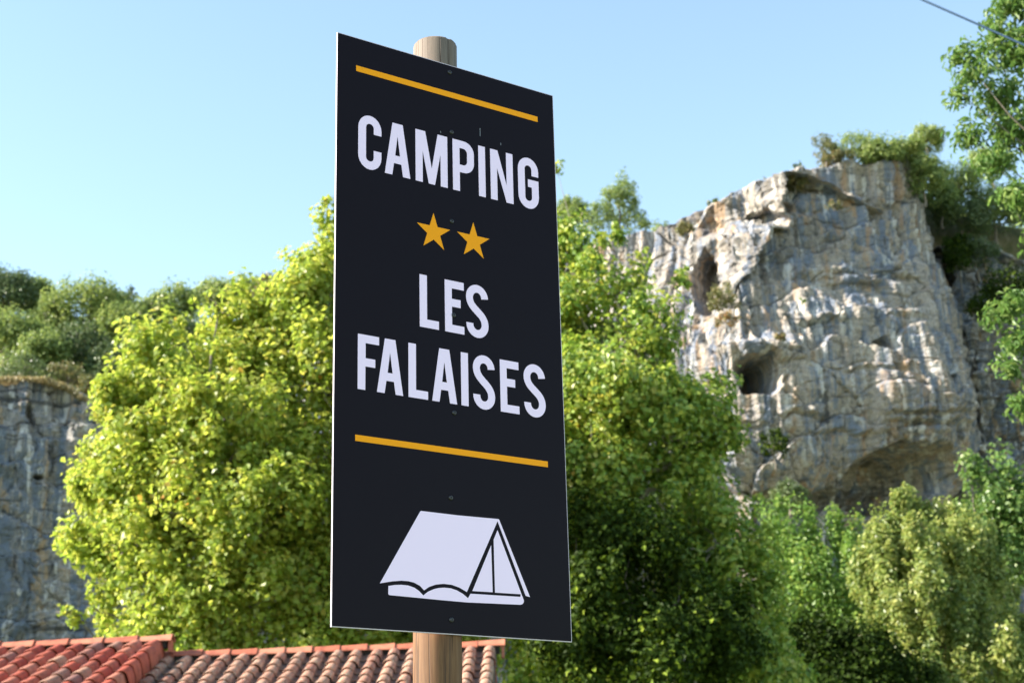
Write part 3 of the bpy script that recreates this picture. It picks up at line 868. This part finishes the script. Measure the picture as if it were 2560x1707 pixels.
# ------------------------------------------------------------------ tiled roofs
def tile_mat(name, cols, spots=0.):
    mt, nt, b = mat(name)
    oi = nt.nodes.new('ShaderNodeObjectInfo')
    c = ramp(nt, oi.outputs['Random'], cols)
    geo = nt.nodes.new('ShaderNodeTexCoord')
    v = nt.nodes.new('ShaderNodeVectorMath'); v.operation = 'ADD'
    mulr = nt.nodes.new('ShaderNodeVectorMath'); mulr.operation = 'SCALE'; mulr.inputs['Scale'].default_value = 40
    cmb = nt.nodes.new('ShaderNodeCombineXYZ')
    for k in range(3): nt.links.new(oi.outputs['Random'], cmb.inputs[k])
    nt.links.new(cmb.outputs[0], mulr.inputs[0])
    nt.links.new(geo.outputs['Object'], v.inputs[0]); nt.links.new(mulr.outputs[0], v.inputs[1])
    n1 = tex_noise(nt, 7, 4, .6, v.outputs[0])
    c = mixc(nt, .8, c, ramp(nt, n1, [(.3, (.55, .50, .50)), (.5, (1, 1, 1)), (.7, (1.2, 1.25, 1.25))]), 'MULTIPLY')
    if spots:
        n2 = tex_noise(nt, 26, 2, .5, v.outputs[0])
        c = mixc(nt, ramp(nt, n2, [(.60, (0, 0, 0)), (.66, (spots,) * 3)]), c, (.50, .50, .38))
        n3 = tex_noise(nt, 11, 3, .6, v.outputs[0], (1, 1, 1), loc=(5, 5, 5))
        c = mixc(nt, ramp(nt, n3, [(.55, (0, 0, 0)), (.68, (.6,) * 3)]), c, (.12, .09, .07))
    if spots:      # colour darkens towards the bottom of the pans
        sp_ = nt.nodes.new('ShaderNodeSeparateXYZ'); nt.links.new(geo.outputs['Object'], sp_.inputs[0])
        c = mixc(nt, ramp(nt, sp_.outputs[2], [(.012, (.88,) * 3), (.062, (0, 0, 0))]), c, (.05, .035, .028))
    nt.links.new(c, b.inputs['Base Color'])
    b.inputs['Roughness'].default_value = .62
    b.inputs['Specular IOR Level'].default_value = .35
    return mt


T_RED = tile_mat('red_clay_tile', [(0, (.26, .048, .028)), (.3, (.33, .068, .038)), (.6, (.31, .09, .055)), (.8, (.37, .135, .085)), (.93, (.18, .085, .07)), (1, (.38, .20, .13))])
T_OLD = tile_mat('weathered_clay_tile', [(0, (.29, .12, .08)), (.35, (.34, .16, .105)), (.7, (.40, .21, .14)), (1, (.30, .165, .115))], .75)
T_RIDGE = tile_mat('ridge_clay_tile', [(0, (.32, .085, .045)), (.5, (.37, .115, .065)), (1, (.42, .17, .10))])
T_VALLEY = simple('clay_underlay', (.32, .06, .035), .8)
M_PLASTER = simple('cream_render', (.62, .55, .43), .85)
M_RIDGE_GAP = simple('ridge_gap_shade', (.03, .025, .022), .9)

TW, TL, EXP = .257, .43, .355
TWL = .264


def tile_mesh(mtl, w=TW, flange=0.):
    """roman tile: raised barrel on the left, shallow pan on the right; y runs down the slope"""
    bw = w * .63
    prof = []
    for k in range(7):
        a = math.pi * k / 6
        prof.append((bw / 2 - math.cos(a) * bw / 2, .012 + math.sin(a) ** .85 * .088))
    prof += [(bw + (w - bw) * .45, .004), (w + .012, .012)]
    if flange:
        prof = prof[:7] + [(bw + .012, -.03), (bw + .014, -flange)]
    n = len(prof); th = .014
    V = []
    for (y, lift, sc) in ((0., 0., .93), (TL, .022, 1.04)):
        for x, z in prof: V.append(((x - bw / 2) * sc + bw / 2, y, z * sc + lift if z > 0 else z))
        for x, z in prof: V.append(((x - bw / 2) * sc + bw / 2, y, (z * sc + lift if z > 0 else z) - th))
    Fs = []
    for i in range(n - 1):
        Fs.append((i, 2 * n + i, 2 * n + i + 1, i + 1))                       # top
        Fs.append((2 * n + i, 3 * n + i, 3 * n + i + 1, 2 * n + i + 1))       # lip
        Fs.append((n + i, n + i + 1, 3 * n + i + 1, 3 * n + i))               # underside
    return pmesh('roof_tile', V, Fs, mtl, True)


def sharp_lip(me):
    return me


def ridge_mesh(length, mtl, wdt=.115, hgt=.072):
    prof = [(-wdt, -.02), (-wdt * .97, .0), (-wdt * .45, hgt * .85), (0, hgt), (wdt * .45, hgt * .85), (wdt * .97, 0), (wdt, -.02)]
    V = []
    for x, s in ((-.02, .84), (length * .5, .95), (length, 1.10), (length, .84)):
        for y, z in prof: V.append((x, y * s, z * s))
    n = len(prof); Fs = []
    for seg in range(3):
        for i in range(n - 1):
            Fs.append((seg * n + i, seg * n + i + 1, (seg + 1) * n + i + 1, (seg + 1) * n + i))
    Fs.append(tuple(range(n)))
    return pmesh('ridge_tile', V, Fs, mtl)


PITCH = math.radians(20)


def house(name, label, ridge_right, yaw, ncol, nrow, tmat, ridge_len, wall_h_to, verge_right=True, seed=0, TW=.257, sag=0.):
    """ridge_right: world point of the right end of the ridge; roof runs to the left and down to the viewer.
    local frame: +x along the ridge to the left end -> right end is x=0 and columns run to -x; +y is down slope"""
    rg = np.random.default_rng(seed)
    W_ = ncol * TW
    slope = nrow * EXP + .1
    run = slope * math.cos(PITCH); drop = slope * math.sin(PITCH)
    base = Vector((ridge_right[0], ridge_right[1], 0))
    root = empty(name, base, label, 'house')
    root.rotation_euler = (0, 0, yaw)
    rz = ridge_right[2]
    # walls (local: x in [-W,0], y in [-run, run])
    hw = rz - drop - .10
    x0, x1, y0, y1 = -W_ + .12, -.22, -run + .35, run - .35
    zt = rz - .10 - .35 * math.tan(PITCH) * 0
    gz = rz - .16 - 0.0
    Vw = [(x0, y0, 0), (x1, y0, 0), (x1, y1, 0), (x0, y1, 0),
          (x0, y0, hw), (x1, y0, hw), (x1, y1, hw), (x0, y1, hw),
          (x0, 0, gz), (x1, 0, gz)]
    Fw = [(0, 1, 5, 4), (2, 3, 7, 6), (1, 2, 6, 9, 5), (3, 0, 4, 8, 7)]
    link('wall', pmesh('wall', Vw, Fw, M_PLASTER), root)
    # roof deck: a folded slab
    t = .09
    dz = .035
    xr = -.10
    V = [(-W_, -run, rz - drop - dz), (xr, -run, rz - drop - dz), (xr, 0, rz - dz), (-W_, 0, rz - dz), (xr, run, rz - drop - dz), (-W_, run, rz - drop - dz)]
    V += [(x, y, z - t) for x, y, z in V]
    Fr = [(0, 1, 2, 3), (3, 2, 4, 5), (6, 9, 8, 7), (9, 11, 10, 8), (0, 6, 7, 1), (4, 10, 11, 5), (1, 7, 8, 2), (2, 8, 10, 4), (0, 3, 9, 6), (3, 5, 11, 9)]
    roof = link('roof', pmesh('roof', V, Fr, [T_VALLEY]), root)
    roof.matrix_local = Matrix.Translation((0, 0, rz)) @ Matrix.Rotation(sag, 4, 'Y') @ Matrix.Translation((0, 0, -rz))     # old ridge, not quite level
    # the slope facing the camera is -y in the local frame
    tm = tile_mesh(tmat, TW); vm = tile_mesh(tmat, TW, flange=.16)
    ca, sa = math.cos(PITCH), math.sin(PITCH)
    for c in range(ncol):
        for r in range(nrow):
            d = .035 + r * EXP
            # tile local y (down slope) -> house -y ; tile x -> house +x
            M4 = Matrix(((1, 0, 0, -W_ + c * TW + .02), (0, -ca, sa * -1, -ca * d), (0, -sa, ca, rz - sa * d - .012), (0, 0, 0, 1)))
            edge = (c == ncol - 1)
            o = bpy.data.objects.new('verge_tile' if edge else 'roof_tile', vm if edge else tm)
            COL.objects.link(o); o.parent = roof
            J = Matrix.Translation((rg.normal() * .006, rg.normal() * .011, abs(rg.normal()) * .004)) @ Matrix.Rotation(rg.normal() * .020, 4, 'Z')
            o.matrix_local = M4 @ J
    # ridge
    rm = ridge_mesh(ridge_len, T_RIDGE)
    k = int(W_ / ridge_len) + 1
    for i in range(k):
        o = bpy.data.objects.new('ridge_tile', rm)
        COL.objects.link(o); o.parent = roof
        o.matrix_local = Matrix.Translation((.05 - (i + 1) * ridge_len, 0, rz + .055 + rg.normal() * .004)) @ Matrix.Rotation(rg.normal() * .006, 4, 'Y') @ Matrix.Rotation(rg.normal() * .006, 4, 'Z')
    link('ridge_gap_fill', box(-W_, -.055, rz - .06, -.03, .055, rz + .07, M_RIDGE_GAP, 'ridge_gap_fill'), roof)  # near-black filler under the ridge tiles, its colour stands for the gap's shade
    if verge_right:
        # mortar-filled gable end under the ridge
        V = [(.0, -.09, rz - .12), (.0, .09, rz - .12), (.0, .07, rz + .05), (.0, -.07, rz + .05)]
        V += [(x + .035, y, z) for x, y, z in V]
        link('ridge_end', pmesh('ridge_end', V, [(4, 5, 6, 7), (0, 3, 2, 1), (0, 1, 5, 4), (2, 3, 7, 6), (1, 2, 6, 5), (3, 0, 4, 7)], T_RIDGE), roof)
    return root


YAW_R, RR = math.radians(-1.0), at(1254, 1622, 22.0)
YAW_L, RL = math.radians(-2.5), at(424, 1608, 21.9)
house('house', 'house with weathered pinkish clay tile roof, lower ridge running behind the sign post', RR, YAW_R, 24, 12, T_OLD, .375, 0, seed=5, sag=math.radians(-.36))
house('house', 'house with newer red clay tile roof, higher ridge in the lower left corner', RL, YAW_L, 23, 12, T_RED, .475, 0, seed=6, TW=TWL, sag=math.radians(-.83))


# ------------------------------------------------------------------ overhead cable
cp = [at(px, py, Y) for px, py, Y in ((1900, -190, 17), (2100, -95, 16.6), (2305, 0, 16.2), (2430, 55, 16), (2560, 113, 15.8), (2760, 205, 15.5), (3000, 320, 15.2))]
V, Fc = tube(cp, [.013] * len(cp), 8)
cb = link('overhead_cable', nmesh('overhead_cable', V, np.array(Fc), simple('cable_rubber', (.02, .05, .10), .45), True))
tag(cb, 'thin dark overhead cable slanting across the upper right corner', 'cable')

# ------------------------------------------------------------------ the sign
SW = .80
SD = np.array([0.81818925, 0.57494899, 0.0]); SN = np.array([0.57494899, -0.81818925, 0.0])
S0 = EYE + SW * np.array([-0.62566013, 5.36346787, 0.73113305])
ASP = 2.21577
# local frame: x along panel, y up, z out of the face (towards the camera)
PM = Matrix([[SD[0], 0, SN[0], 0], [SD[1], 0, SN[1], 0], [0, 1, 0, 0], [0, 0, 0, 1]])
PR = .0865 * SW      # post radius


def panel_x_for(px, py, off):
    d = ray(px, py)
    # plane: (P - S0) . SN = -off
    t = ((S0 - SN * off - EYE) @ SN) / (d @ SN)
    return EYE + d * t


pb = panel_x_for(1093.2, 1600, PR + .006); ptp = panel_x_for(1088.3, 140, PR + .006)
ax = (ptp - pb) / (ptp[2] - pb[2])
p_base = pb + ax * (0 - pb[2]); top_z = panel_x_for(1087, 115, PR + .006)[2]
sign = empty('camping_sign', (p_base[0], p_base[1], 0), 'tall dark navy campsite sign panel bolted to a round wooden post', 'sign')

# post
mt, nt, b = mat('weathered_pine')
tc = nt.nodes.new('ShaderNodeTexCoord'); v = tc.outputs['Object']
g1 = tex_noise(nt, 14, 5, .6, v, (6, 6, .35), dist=.8)
sep = nt.nodes.new('ShaderNodeSeparateXYZ'); nt.links.new(v, sep.inputs[0])
hz = nt.nodes.new('ShaderNodeMapRange'); hz.inputs[1].default_value = 2.6; hz.inputs[2].default_value = 3.9
nt.links.new(sep.outputs[2], hz.inputs[0])
warm = ramp(nt, g1, [(.25, (.075, .030, .011)), (.5, (.140, .065, .025)), (.75, (.20, .105, .045))])
grey = ramp(nt, g1, [(.25, (.115, .085, .062)), (.5, (.15, .115, .088)), (.75, (.19, .15, .115))])
c = mixc(nt, hz.outputs[0], warm, grey)
c = mixc(nt, .12, c, mixc(nt, hz.outputs[0], (.145, .070, .030), (.14, .105, .078)))
cr = tex_noise(nt, 8, 2, .5, v, (5, 5, .08), dist=.2, loc=(2, 9, 4))
cr2 = nt.nodes.new('ShaderNodeMath'); cr2.operation = 'SUBTRACT'; cr2.inputs[1].default_value = .5; nt.links.new(cr, cr2.inputs[0])
cr3 = nt.nodes.new('ShaderNodeMath'); cr3.operation = 'ABSOLUTE'; nt.links.new(cr2.outputs[0], cr3.inputs[0])
crk = ramp(nt, cr3.outputs[0], [(0.0, (1, 1, 1)), (.014, (.95, .95, .95)), (.026, (0, 0, 0))])
c = mixc(nt, crk, c, (.06, .03, .015))
vo = nt.nodes.new('ShaderNodeTexVoronoi'); vo.inputs['Scale'].default_value = 5; mp = nt.nodes.new('ShaderNodeMapping'); mp.inputs['Scale'].default_value = (1.4, 1.4, .6)
nt.links.new(v, mp.inputs[0]); nt.links.new(mp.outputs[0], vo.inputs['Vector'])
c = mixc(nt, ramp(nt, vo.outputs['Distance'], [(.04, (.75, .75, .75)), (.12, (0, 0, 0))]), c, (.13, .06, .03))
nt.links.new(c, b.inputs['Base Color'])
b.inputs['Roughness'].default_value = .75
bp = nt.nodes.new('ShaderNodeBump'); bp.inputs['Strength'].default_value = .5; bp.inputs['Distance'].default_value = .004
nt.links.new(crk, bp.inputs['Height']); bp.invert = True
nt.links.new(bp.outputs[0], b.inputs['Normal'])
M_POST = mt
nseg = 64
zs = [0, .6, 1.2, 1.8, 2.2, 2.6, 3.0, 3.4, 3.8, top_z - .006, top_z]
V = []; rgp = np.random.default_rng(12)
cracks = rgp.choice(nseg, 9, replace=False)
for k, z in enumerate(zs):
    for j in range(nseg):
        a = 2 * math.pi * j / nseg
        r = PR * (1 + .006 * math.sin(3 * a + z) + .004 * math.sin(5 * a - z * 2))
        if j in cracks: r -= .004
        if k == len(zs) - 1: r -= .004
        q = ax * z
        V.append((q[0] + r * math.cos(a), q[1] + r * math.sin(a), z))
Fs = [(k * nseg + j, k * nseg + (j + 1) % nseg, (k + 1) * nseg + (j + 1) % nseg, (k + 1) * nseg + j) for k in range(len(zs) - 1) for j in range(nseg)]
Fs.append(tuple((len(zs) - 1) * nseg + j for j in range(nseg)))
post = link('post', pmesh('post', V, Fs, M_POST, False), sign)
post.data.polygons.foreach_set('use_smooth', [len(p.vertices) == 4 for p in post.data.polygons])

# panel
M_CORE = simple('aluminium_edge', (.64, .54, .62), .5, .0)
mt, nt, b = mat('navy_film')
b.inputs['Base Color'].default_value = (.0120, .0094, .0145, 1)
b.inputs['Roughness'].default_value = .32
b.inputs['Specular IOR Level'].default_value = .035
tc = nt.nodes.new('ShaderNodeTexCoord')
nt.links.new(ramp(nt, tex_noise(nt, 3, 4, .6, tc.outputs['Object']), [(.3, (.30, .30, .30)), (.7, (.38, .38, .38))]), b.inputs['Roughness'])
bp = nt.nodes.new('ShaderNodeBump'); bp.inputs['Strength'].default_value = .05; bp.inputs['Distance'].default_value = .01
nt.links.new(tex_noise(nt, 2.2, 2, .5, tc.outputs['Object']), bp.inputs['Height']); nt.links.new(bp.outputs[0], b.inputs['Normal'])
M_NAVY = mt
M_WHITE = simple('white_vinyl', (.97, .745, .97), .42, 0, .4)
M_ORANGE = simple('orange_vinyl', (1.0, .36, .003), .45, 0, .12)
M_SCREW = simple('dark_screw', (.05, .048, .05), .28, .7)


T = .006
panel = link('panel', box(0, 0, -T, SW, SW * ASP, 0, M_CORE, 'panel'), sign)
panel.matrix_local = Matrix.Translation(Vector(S0) - sign.location) @ PM
e = .0022
link('face_film', box(e * .6, e, -.0003, SW - e, SW * ASP - e, .0006, M_NAVY, 'face_film'), panel)


def prism(name, rings, mtl, z0=.0005, z1=.0011, parent=panel, label=None):
    """rings: outer outline first, holes after, in units of the panel width; triangulated by a curve fill"""
    cu = bpy.data.curves.new(name, 'CURVE'); cu.dimensions = '2D'; cu.fill_mode = 'BOTH'
    for rg_ in rings:
        sp = cu.splines.new('POLY'); sp.points.add(len(rg_) - 1)
        for p_, (x, y) in zip(sp.points, rg_): p_.co = (x * SW, y * SW, 0, 1)
        sp.use_cyclic_u = True
    cu.extrude = (z1 - z0) / 2
    tmp = bpy.data.objects.new('tmp', cu)
    me = bpy.data.meshes.new_from_object(tmp)
    bpy.data.objects.remove(tmp); bpy.data.curves.remove(cu)
    me.materials.clear(); me.materials.append(mtl); me.name = name
    o = link(name, me, parent, (0, 0, (z0 + z1) / 2))
    if label: o['label'] = label
    return o


def arc(cx, cy, rx, ry, a0, a1, n=12):
    return [(cx + rx * math.cos(math.radians(a0 + (a1 - a0) * k / n)), cy + ry * math.sin(math.radians(a0 + (a1 - a0) * k / n))) for k in range(n + 1)]


def L_rect(x0, x1, y0, y1): return [(x0, y0), (x1, y0), (x1, y1), (x0, y1)]


def glyph_C(x0, x1, y0, y1, s):
    w = x1 - x0; r = w / 2; cx = (x0 + x1) / 2; ri = r - s; k = 1.10
    yt = y1 - r * k; yb = y0 + r * k
    yo = y0 + (y1 - y0) * .665; yi = y0 + (y1 - y0) * .365
    return [[(x1, yo), (x1, yt)] + arc(cx, yt, r, r * k, 0, 180)[1:] + [(x0, yb)] + arc(cx, yb, r, r * k, 180, 360)[1:] + [(x1, yi), (x1 - s, yi)] +
            arc(cx, y0 + s + ri, ri, ri, 360, 180) + arc(cx, y1 - s - ri, ri, ri, 180, 0) + [(x1 - s, yo)]]


def glyph_G(x0, x1, y0, y1, s):
    w = x1 - x0; r = w / 2; cx = (x0 + x1) / 2; ri = r - s; k = 1.10
    yt = y1 - r * k; yb = y0 + r * k
    yo = y0 + (y1 - y0) * .655; yi = y0 + (y1 - y0) * .575; yj = yi - s * .98
    return [[(x1, yo), (x1, yt)] + arc(cx, yt, r, r * k, 0, 180)[1:] + arc(cx, yb, r, r * k, 180, 360) + [(x1, yi), (cx - .002, yi), (cx - .002, yj), (x1 - s, yj)] +
            arc(cx, y0 + s + ri, ri, ri, 360, 180) + arc(cx, y1 - s - ri, ri, ri, 180, 0) + [(x1 - s, yo)]]


def glyph_P(x0, x1, y0, y1, s):
    h_ = y1 - y0; yb = y0 + h_ * .375; r = .047
    out = [(x0, y0), (x0 + s, y0), (x0 + s, yb)] + arc(x1 - r, yb + r, r, r, -90, 0) + arc(x1 - r, y1 - r, r, r, 0, 90) + [(x0, y1)]
    ri = .018
    hole = [(x0 + s, yb + s), (x0 + s, y1 - s)] + arc(x1 - s - ri, y1 - s - ri, ri, ri, 90, 0, 8) + arc(x1 - s - ri, yb + s + ri, ri, ri, 0, -90, 8)
    return [out, hole]


def glyph_S(x0, x1, y0, y1, s):
    """swept stroke along a smooth spine"""
    w = x1 - x0; H_ = y1 - y0; cx = (x0 + x1) / 2; hs = s / 2; r = w / 2 - hs
    yt = y1 - hs - r * 1.08; yb = y0 + hs + r * 1.08
    sp = [(x1 - hs, y0 + H_ * .762)] + arc(cx, yt, r, r * 1.08, 0, 180, 16)
    a = (cx - r, yt); d = (cx + r, yb)
    for k in range(1, 16):
        t = k / 16
        p1 = (a[0], a[1] - H_ * .24); p2 = (d[0], d[1] + H_ * .24)
        q = [(1 - t) ** 3 * a[i] + 3 * (1 - t) ** 2 * t * p1[i] + 3 * (1 - t) * t * t * p2[i] + t ** 3 * d[i] for i in (0, 1)]
        sp.append(tuple(q))
    sp += arc(cx, yb, r, r * 1.08, 0, -180, 16) + [(x0 + hs, y0 + H_ * .262)]
    sp = np.array(sp); t = np.gradient(sp, axis=0); t /= np.linalg.norm(t, axis=1)[:, None]
    nn = np.stack([-t[:, 1], t[:, 0]], 1)
    nn[0] = (-1, 0) if nn[0][0] < 0 else (1, 0)
    nn[-1] = (1, 0) if nn[-1][0] > 0 else (-1, 0)
    Lf = sp + nn * hs; Rt = sp - nn * hs
    return [[tuple(p) for p in Lf] + [tuple(p) for p in Rt[::-1]]]


def glyph_E(x0, x1, y0, y1, s, xm):
    h_ = y1 - y0; ym = y0 + h_ * .575; v = .0305
    return [[(x0, y0), (x1, y0), (x1, y0 + v), (x0 + s, y0 + v), (x0 + s, ym - v / 2 - .0005), (xm, ym - v / 2 - .0005), (xm, ym + v / 2), (x0 + s, ym + v / 2), (x0 + s, y1 - v), (x1, y1 - v), (x1, y1), (x0, y1)]]


def glyph_A(x0, x1, y0, y1):
    w = x1 - x0; h_ = y1 - y0; X = lambda f: x0 + w * f; Yy = lambda f: y0 + h_ * f
    return [[(X(0), y0), (X(.29), y0), (X(.36), Yy(.228)), (X(.648), Yy(.228)), (X(.712), y0), (x1, y0), (X(.705), y1), (X(.30), y1)],
            [(X(.405), Yy(.378)), (X(.5), Yy(.755)), (X(.598), Yy(.378))]]


y0, y1 = 1.6893, 1.9022
for rings in (glyph_C(.0907, .1897, 1.6867, 1.9050, .033), glyph_A(.2044, .3152, y0, y1),
              [[(.3388, y1), (.3825, y1), (.4108, 1.7534), (.4385, y1), (.4822, y1), (.4820, y0), (.4507, y0), (.4505, 1.8195), (.4247, y0), (.3970, y0), (.3705, 1.8197), (.3702, y0), (.3390, y0)]],
              glyph_P(.5064, .6042, y0, y1, .0316), [L_rect(.6255, .6570, y0, y1)],
              [[(.6814, y1), (.7163, y1), (.7570, 1.7616), (.7568, y1), (.7884, y1), (.7881, y0), (.7552, y0), (.7126, 1.8267), (.7127, y0), (.6815, y0)]],
              glyph_G(.8129, .9119, 1.6868, 1.9050, .033)):
    prism('letter', rings, M_WHITE)
y0, y1 = 1.1120, 1.3164
for rings in ([[(.3528, y1), (.3848, y1), (.3845, 1.1442), (.4358, 1.1442), (.4355, y0), (.3528, y0)]],
              glyph_E(.4628, .5478, y0, y1, .0312, .5328), glyph_S(.5575, .6572, 1.1095, 1.3198, .0310)):
    prism('letter', rings, M_WHITE)
y0, y1 = .8374, 1.0420
for rings in ([[(.0938, y0), (.1248, y0), (.1252, .9244), (.1653, .9244), (.1653, .9552), (.1256, .9552), (.1256, 1.0113), (.1809, 1.0113), (.1809, y1), (.0940, y1)]],
              glyph_A(.1724, .2806, y0, y1), [[(.3035, y1), (.3355, y1), (.3350, .8680), (.3860, .8680), (.3858, y0), (.3032, y0)]],
              glyph_A(.4034, .5111, y0, y1), [L_rect(.5300, .5616, y0, y1)], glyph_S(.5830, .6805, .8345, 1.0445, .0310),
              glyph_E(.7050, .7904, y0, y1 - .001, .0306, .7735), glyph_S(.8135, .9135, .8355, 1.0450, .0310)):
    prism('letter', rings, M_WHITE)
prism('stripe', [L_rect(.0800, .9176, 2.0755, 2.0990)], M_ORANGE)
prism('stripe', [L_rect(.0855, .9148, .6479, .6705)], M_ORANGE)
s1 = [(0.415, 1.5735), (0.4909, 1.5172), (0.4617, 1.4295), (0.3711, 1.4286), (0.343, 1.5186)]
for cxs, cys in ((.4165, 1.4955), (.5960, 1.4955)):
    rr = .0775
    pts = []
    for k in range(10):
        a = math.radians(90 - 36 * k); r = rr if k % 2 == 0 else rr * .385
        pts.append((cxs + r * math.cos(a), cys + r * math.sin(a)))
    prism('star', [pts], M_ORANGE)
tent = prism('tent_emblem', [[(0.3494, 0.4240), (0.3525, .4262), (0.5064, 0.4252), (0.681, 0.4284), (0.6862, 0.4276), (0.8156, 0.1533), (0.7963, 0.1563), (0.6793, 0.4202), (0.541, 0.1528), (0.5094, 0.1665), (0.4778, 0.1740), (0.4428, 0.1750), (0.4115, 0.1700), (0.3837, 0.160), (0.363, 0.1464), (0.346, 0.1612), (0.3222, 0.1705), (0.2985, 0.1739), (0.2714, 0.1736), (0.2345, 0.1686), (0.1852, 0.1582)]], M_WHITE)
prism('tent_skirt', [[(0.2191, 0.1514), (0.2445, 0.1567), (0.2714, 0.1592), (0.2984, 0.1588), (0.3235, 0.153), (0.3425, 0.1428), (0.3595, 0.1286), (0.3802, 0.1435), (0.4044, 0.154), (0.4250, .1592), (0.4461, 0.1616), (0.4741, 0.1612), (0.4986, 0.1558), (0.5231, 0.1456), (0.5455, 0.1311), (0.5565, 0.1479), (0.7731, 0.1511), (0.7742, 0.1608), (0.6617, 0.1590), (0.6606, 0.3506), (0.6785, 0.3873), (0.7876, 0.1393), (0.7866, 0.1319), (0.7812, 0.1255), (0.7722, 0.1225), (0.5438, 0.1162), (0.4317, 0.1171), (0.2224, 0.1206), (0.2185, 0.1243)]], M_WHITE)
prism('tent_door', [[(0.6491, 0.3294), (0.6516, 0.1597), (0.5645, 0.158)]], M_WHITE)

# screws: domed heads with a socket
sv, sf = [], []
n = 16
for r, z in ((.0078, .0), (.0076, .0016), (.0058, .0034), (.0034, .0042), (.0030, .0040), (.0026, .0022)):
    sv += [(r * math.cos(2 * math.pi * j / n), r * math.sin(2 * math.pi * j / n), z) for j in range(n)]
for k in range(5):
    sf += [(k * n + j, k * n + (j + 1) % n, (k + 1) * n + (j + 1) % n, (k + 1) * n + j) for j in range(n)]
sf.append(tuple(5 * n + j for j in range(n)))
sm_ = pmesh('screw', sv, sf, M_SCREW, True)
for x, y in ((.4974, 2.1837), (.5027, 1.9281), (.4980, 1.5565), (.5010, 1.1809), (.4979, .804), (.4781, .486), (.4746, .0507)):
    link('screw', sm_, panel, (x * SW, y * SW, .0006))
# small scratches in the film
for x, y, l in ((.6352, 1.9617, .034), (.452, 1.9172, .008), (.7327, 1.9343, .010)):
    prism('scratch', [L_rect(x, x + .0022, y - l / 2, y + l / 2)], simple('scratch', (.25, .26, .30), .5), .0005, .0008)

tris = sum(sum(len(p.vertices) - 2 for p in o.data.polygons) if len(o.data.polygons) < 2000 else len(o.data.loops) - 2 * len(o.data.polygons) for o in scene.objects if o.type == 'MESH')
print('tris', tris, 'objects', len(scene.objects))
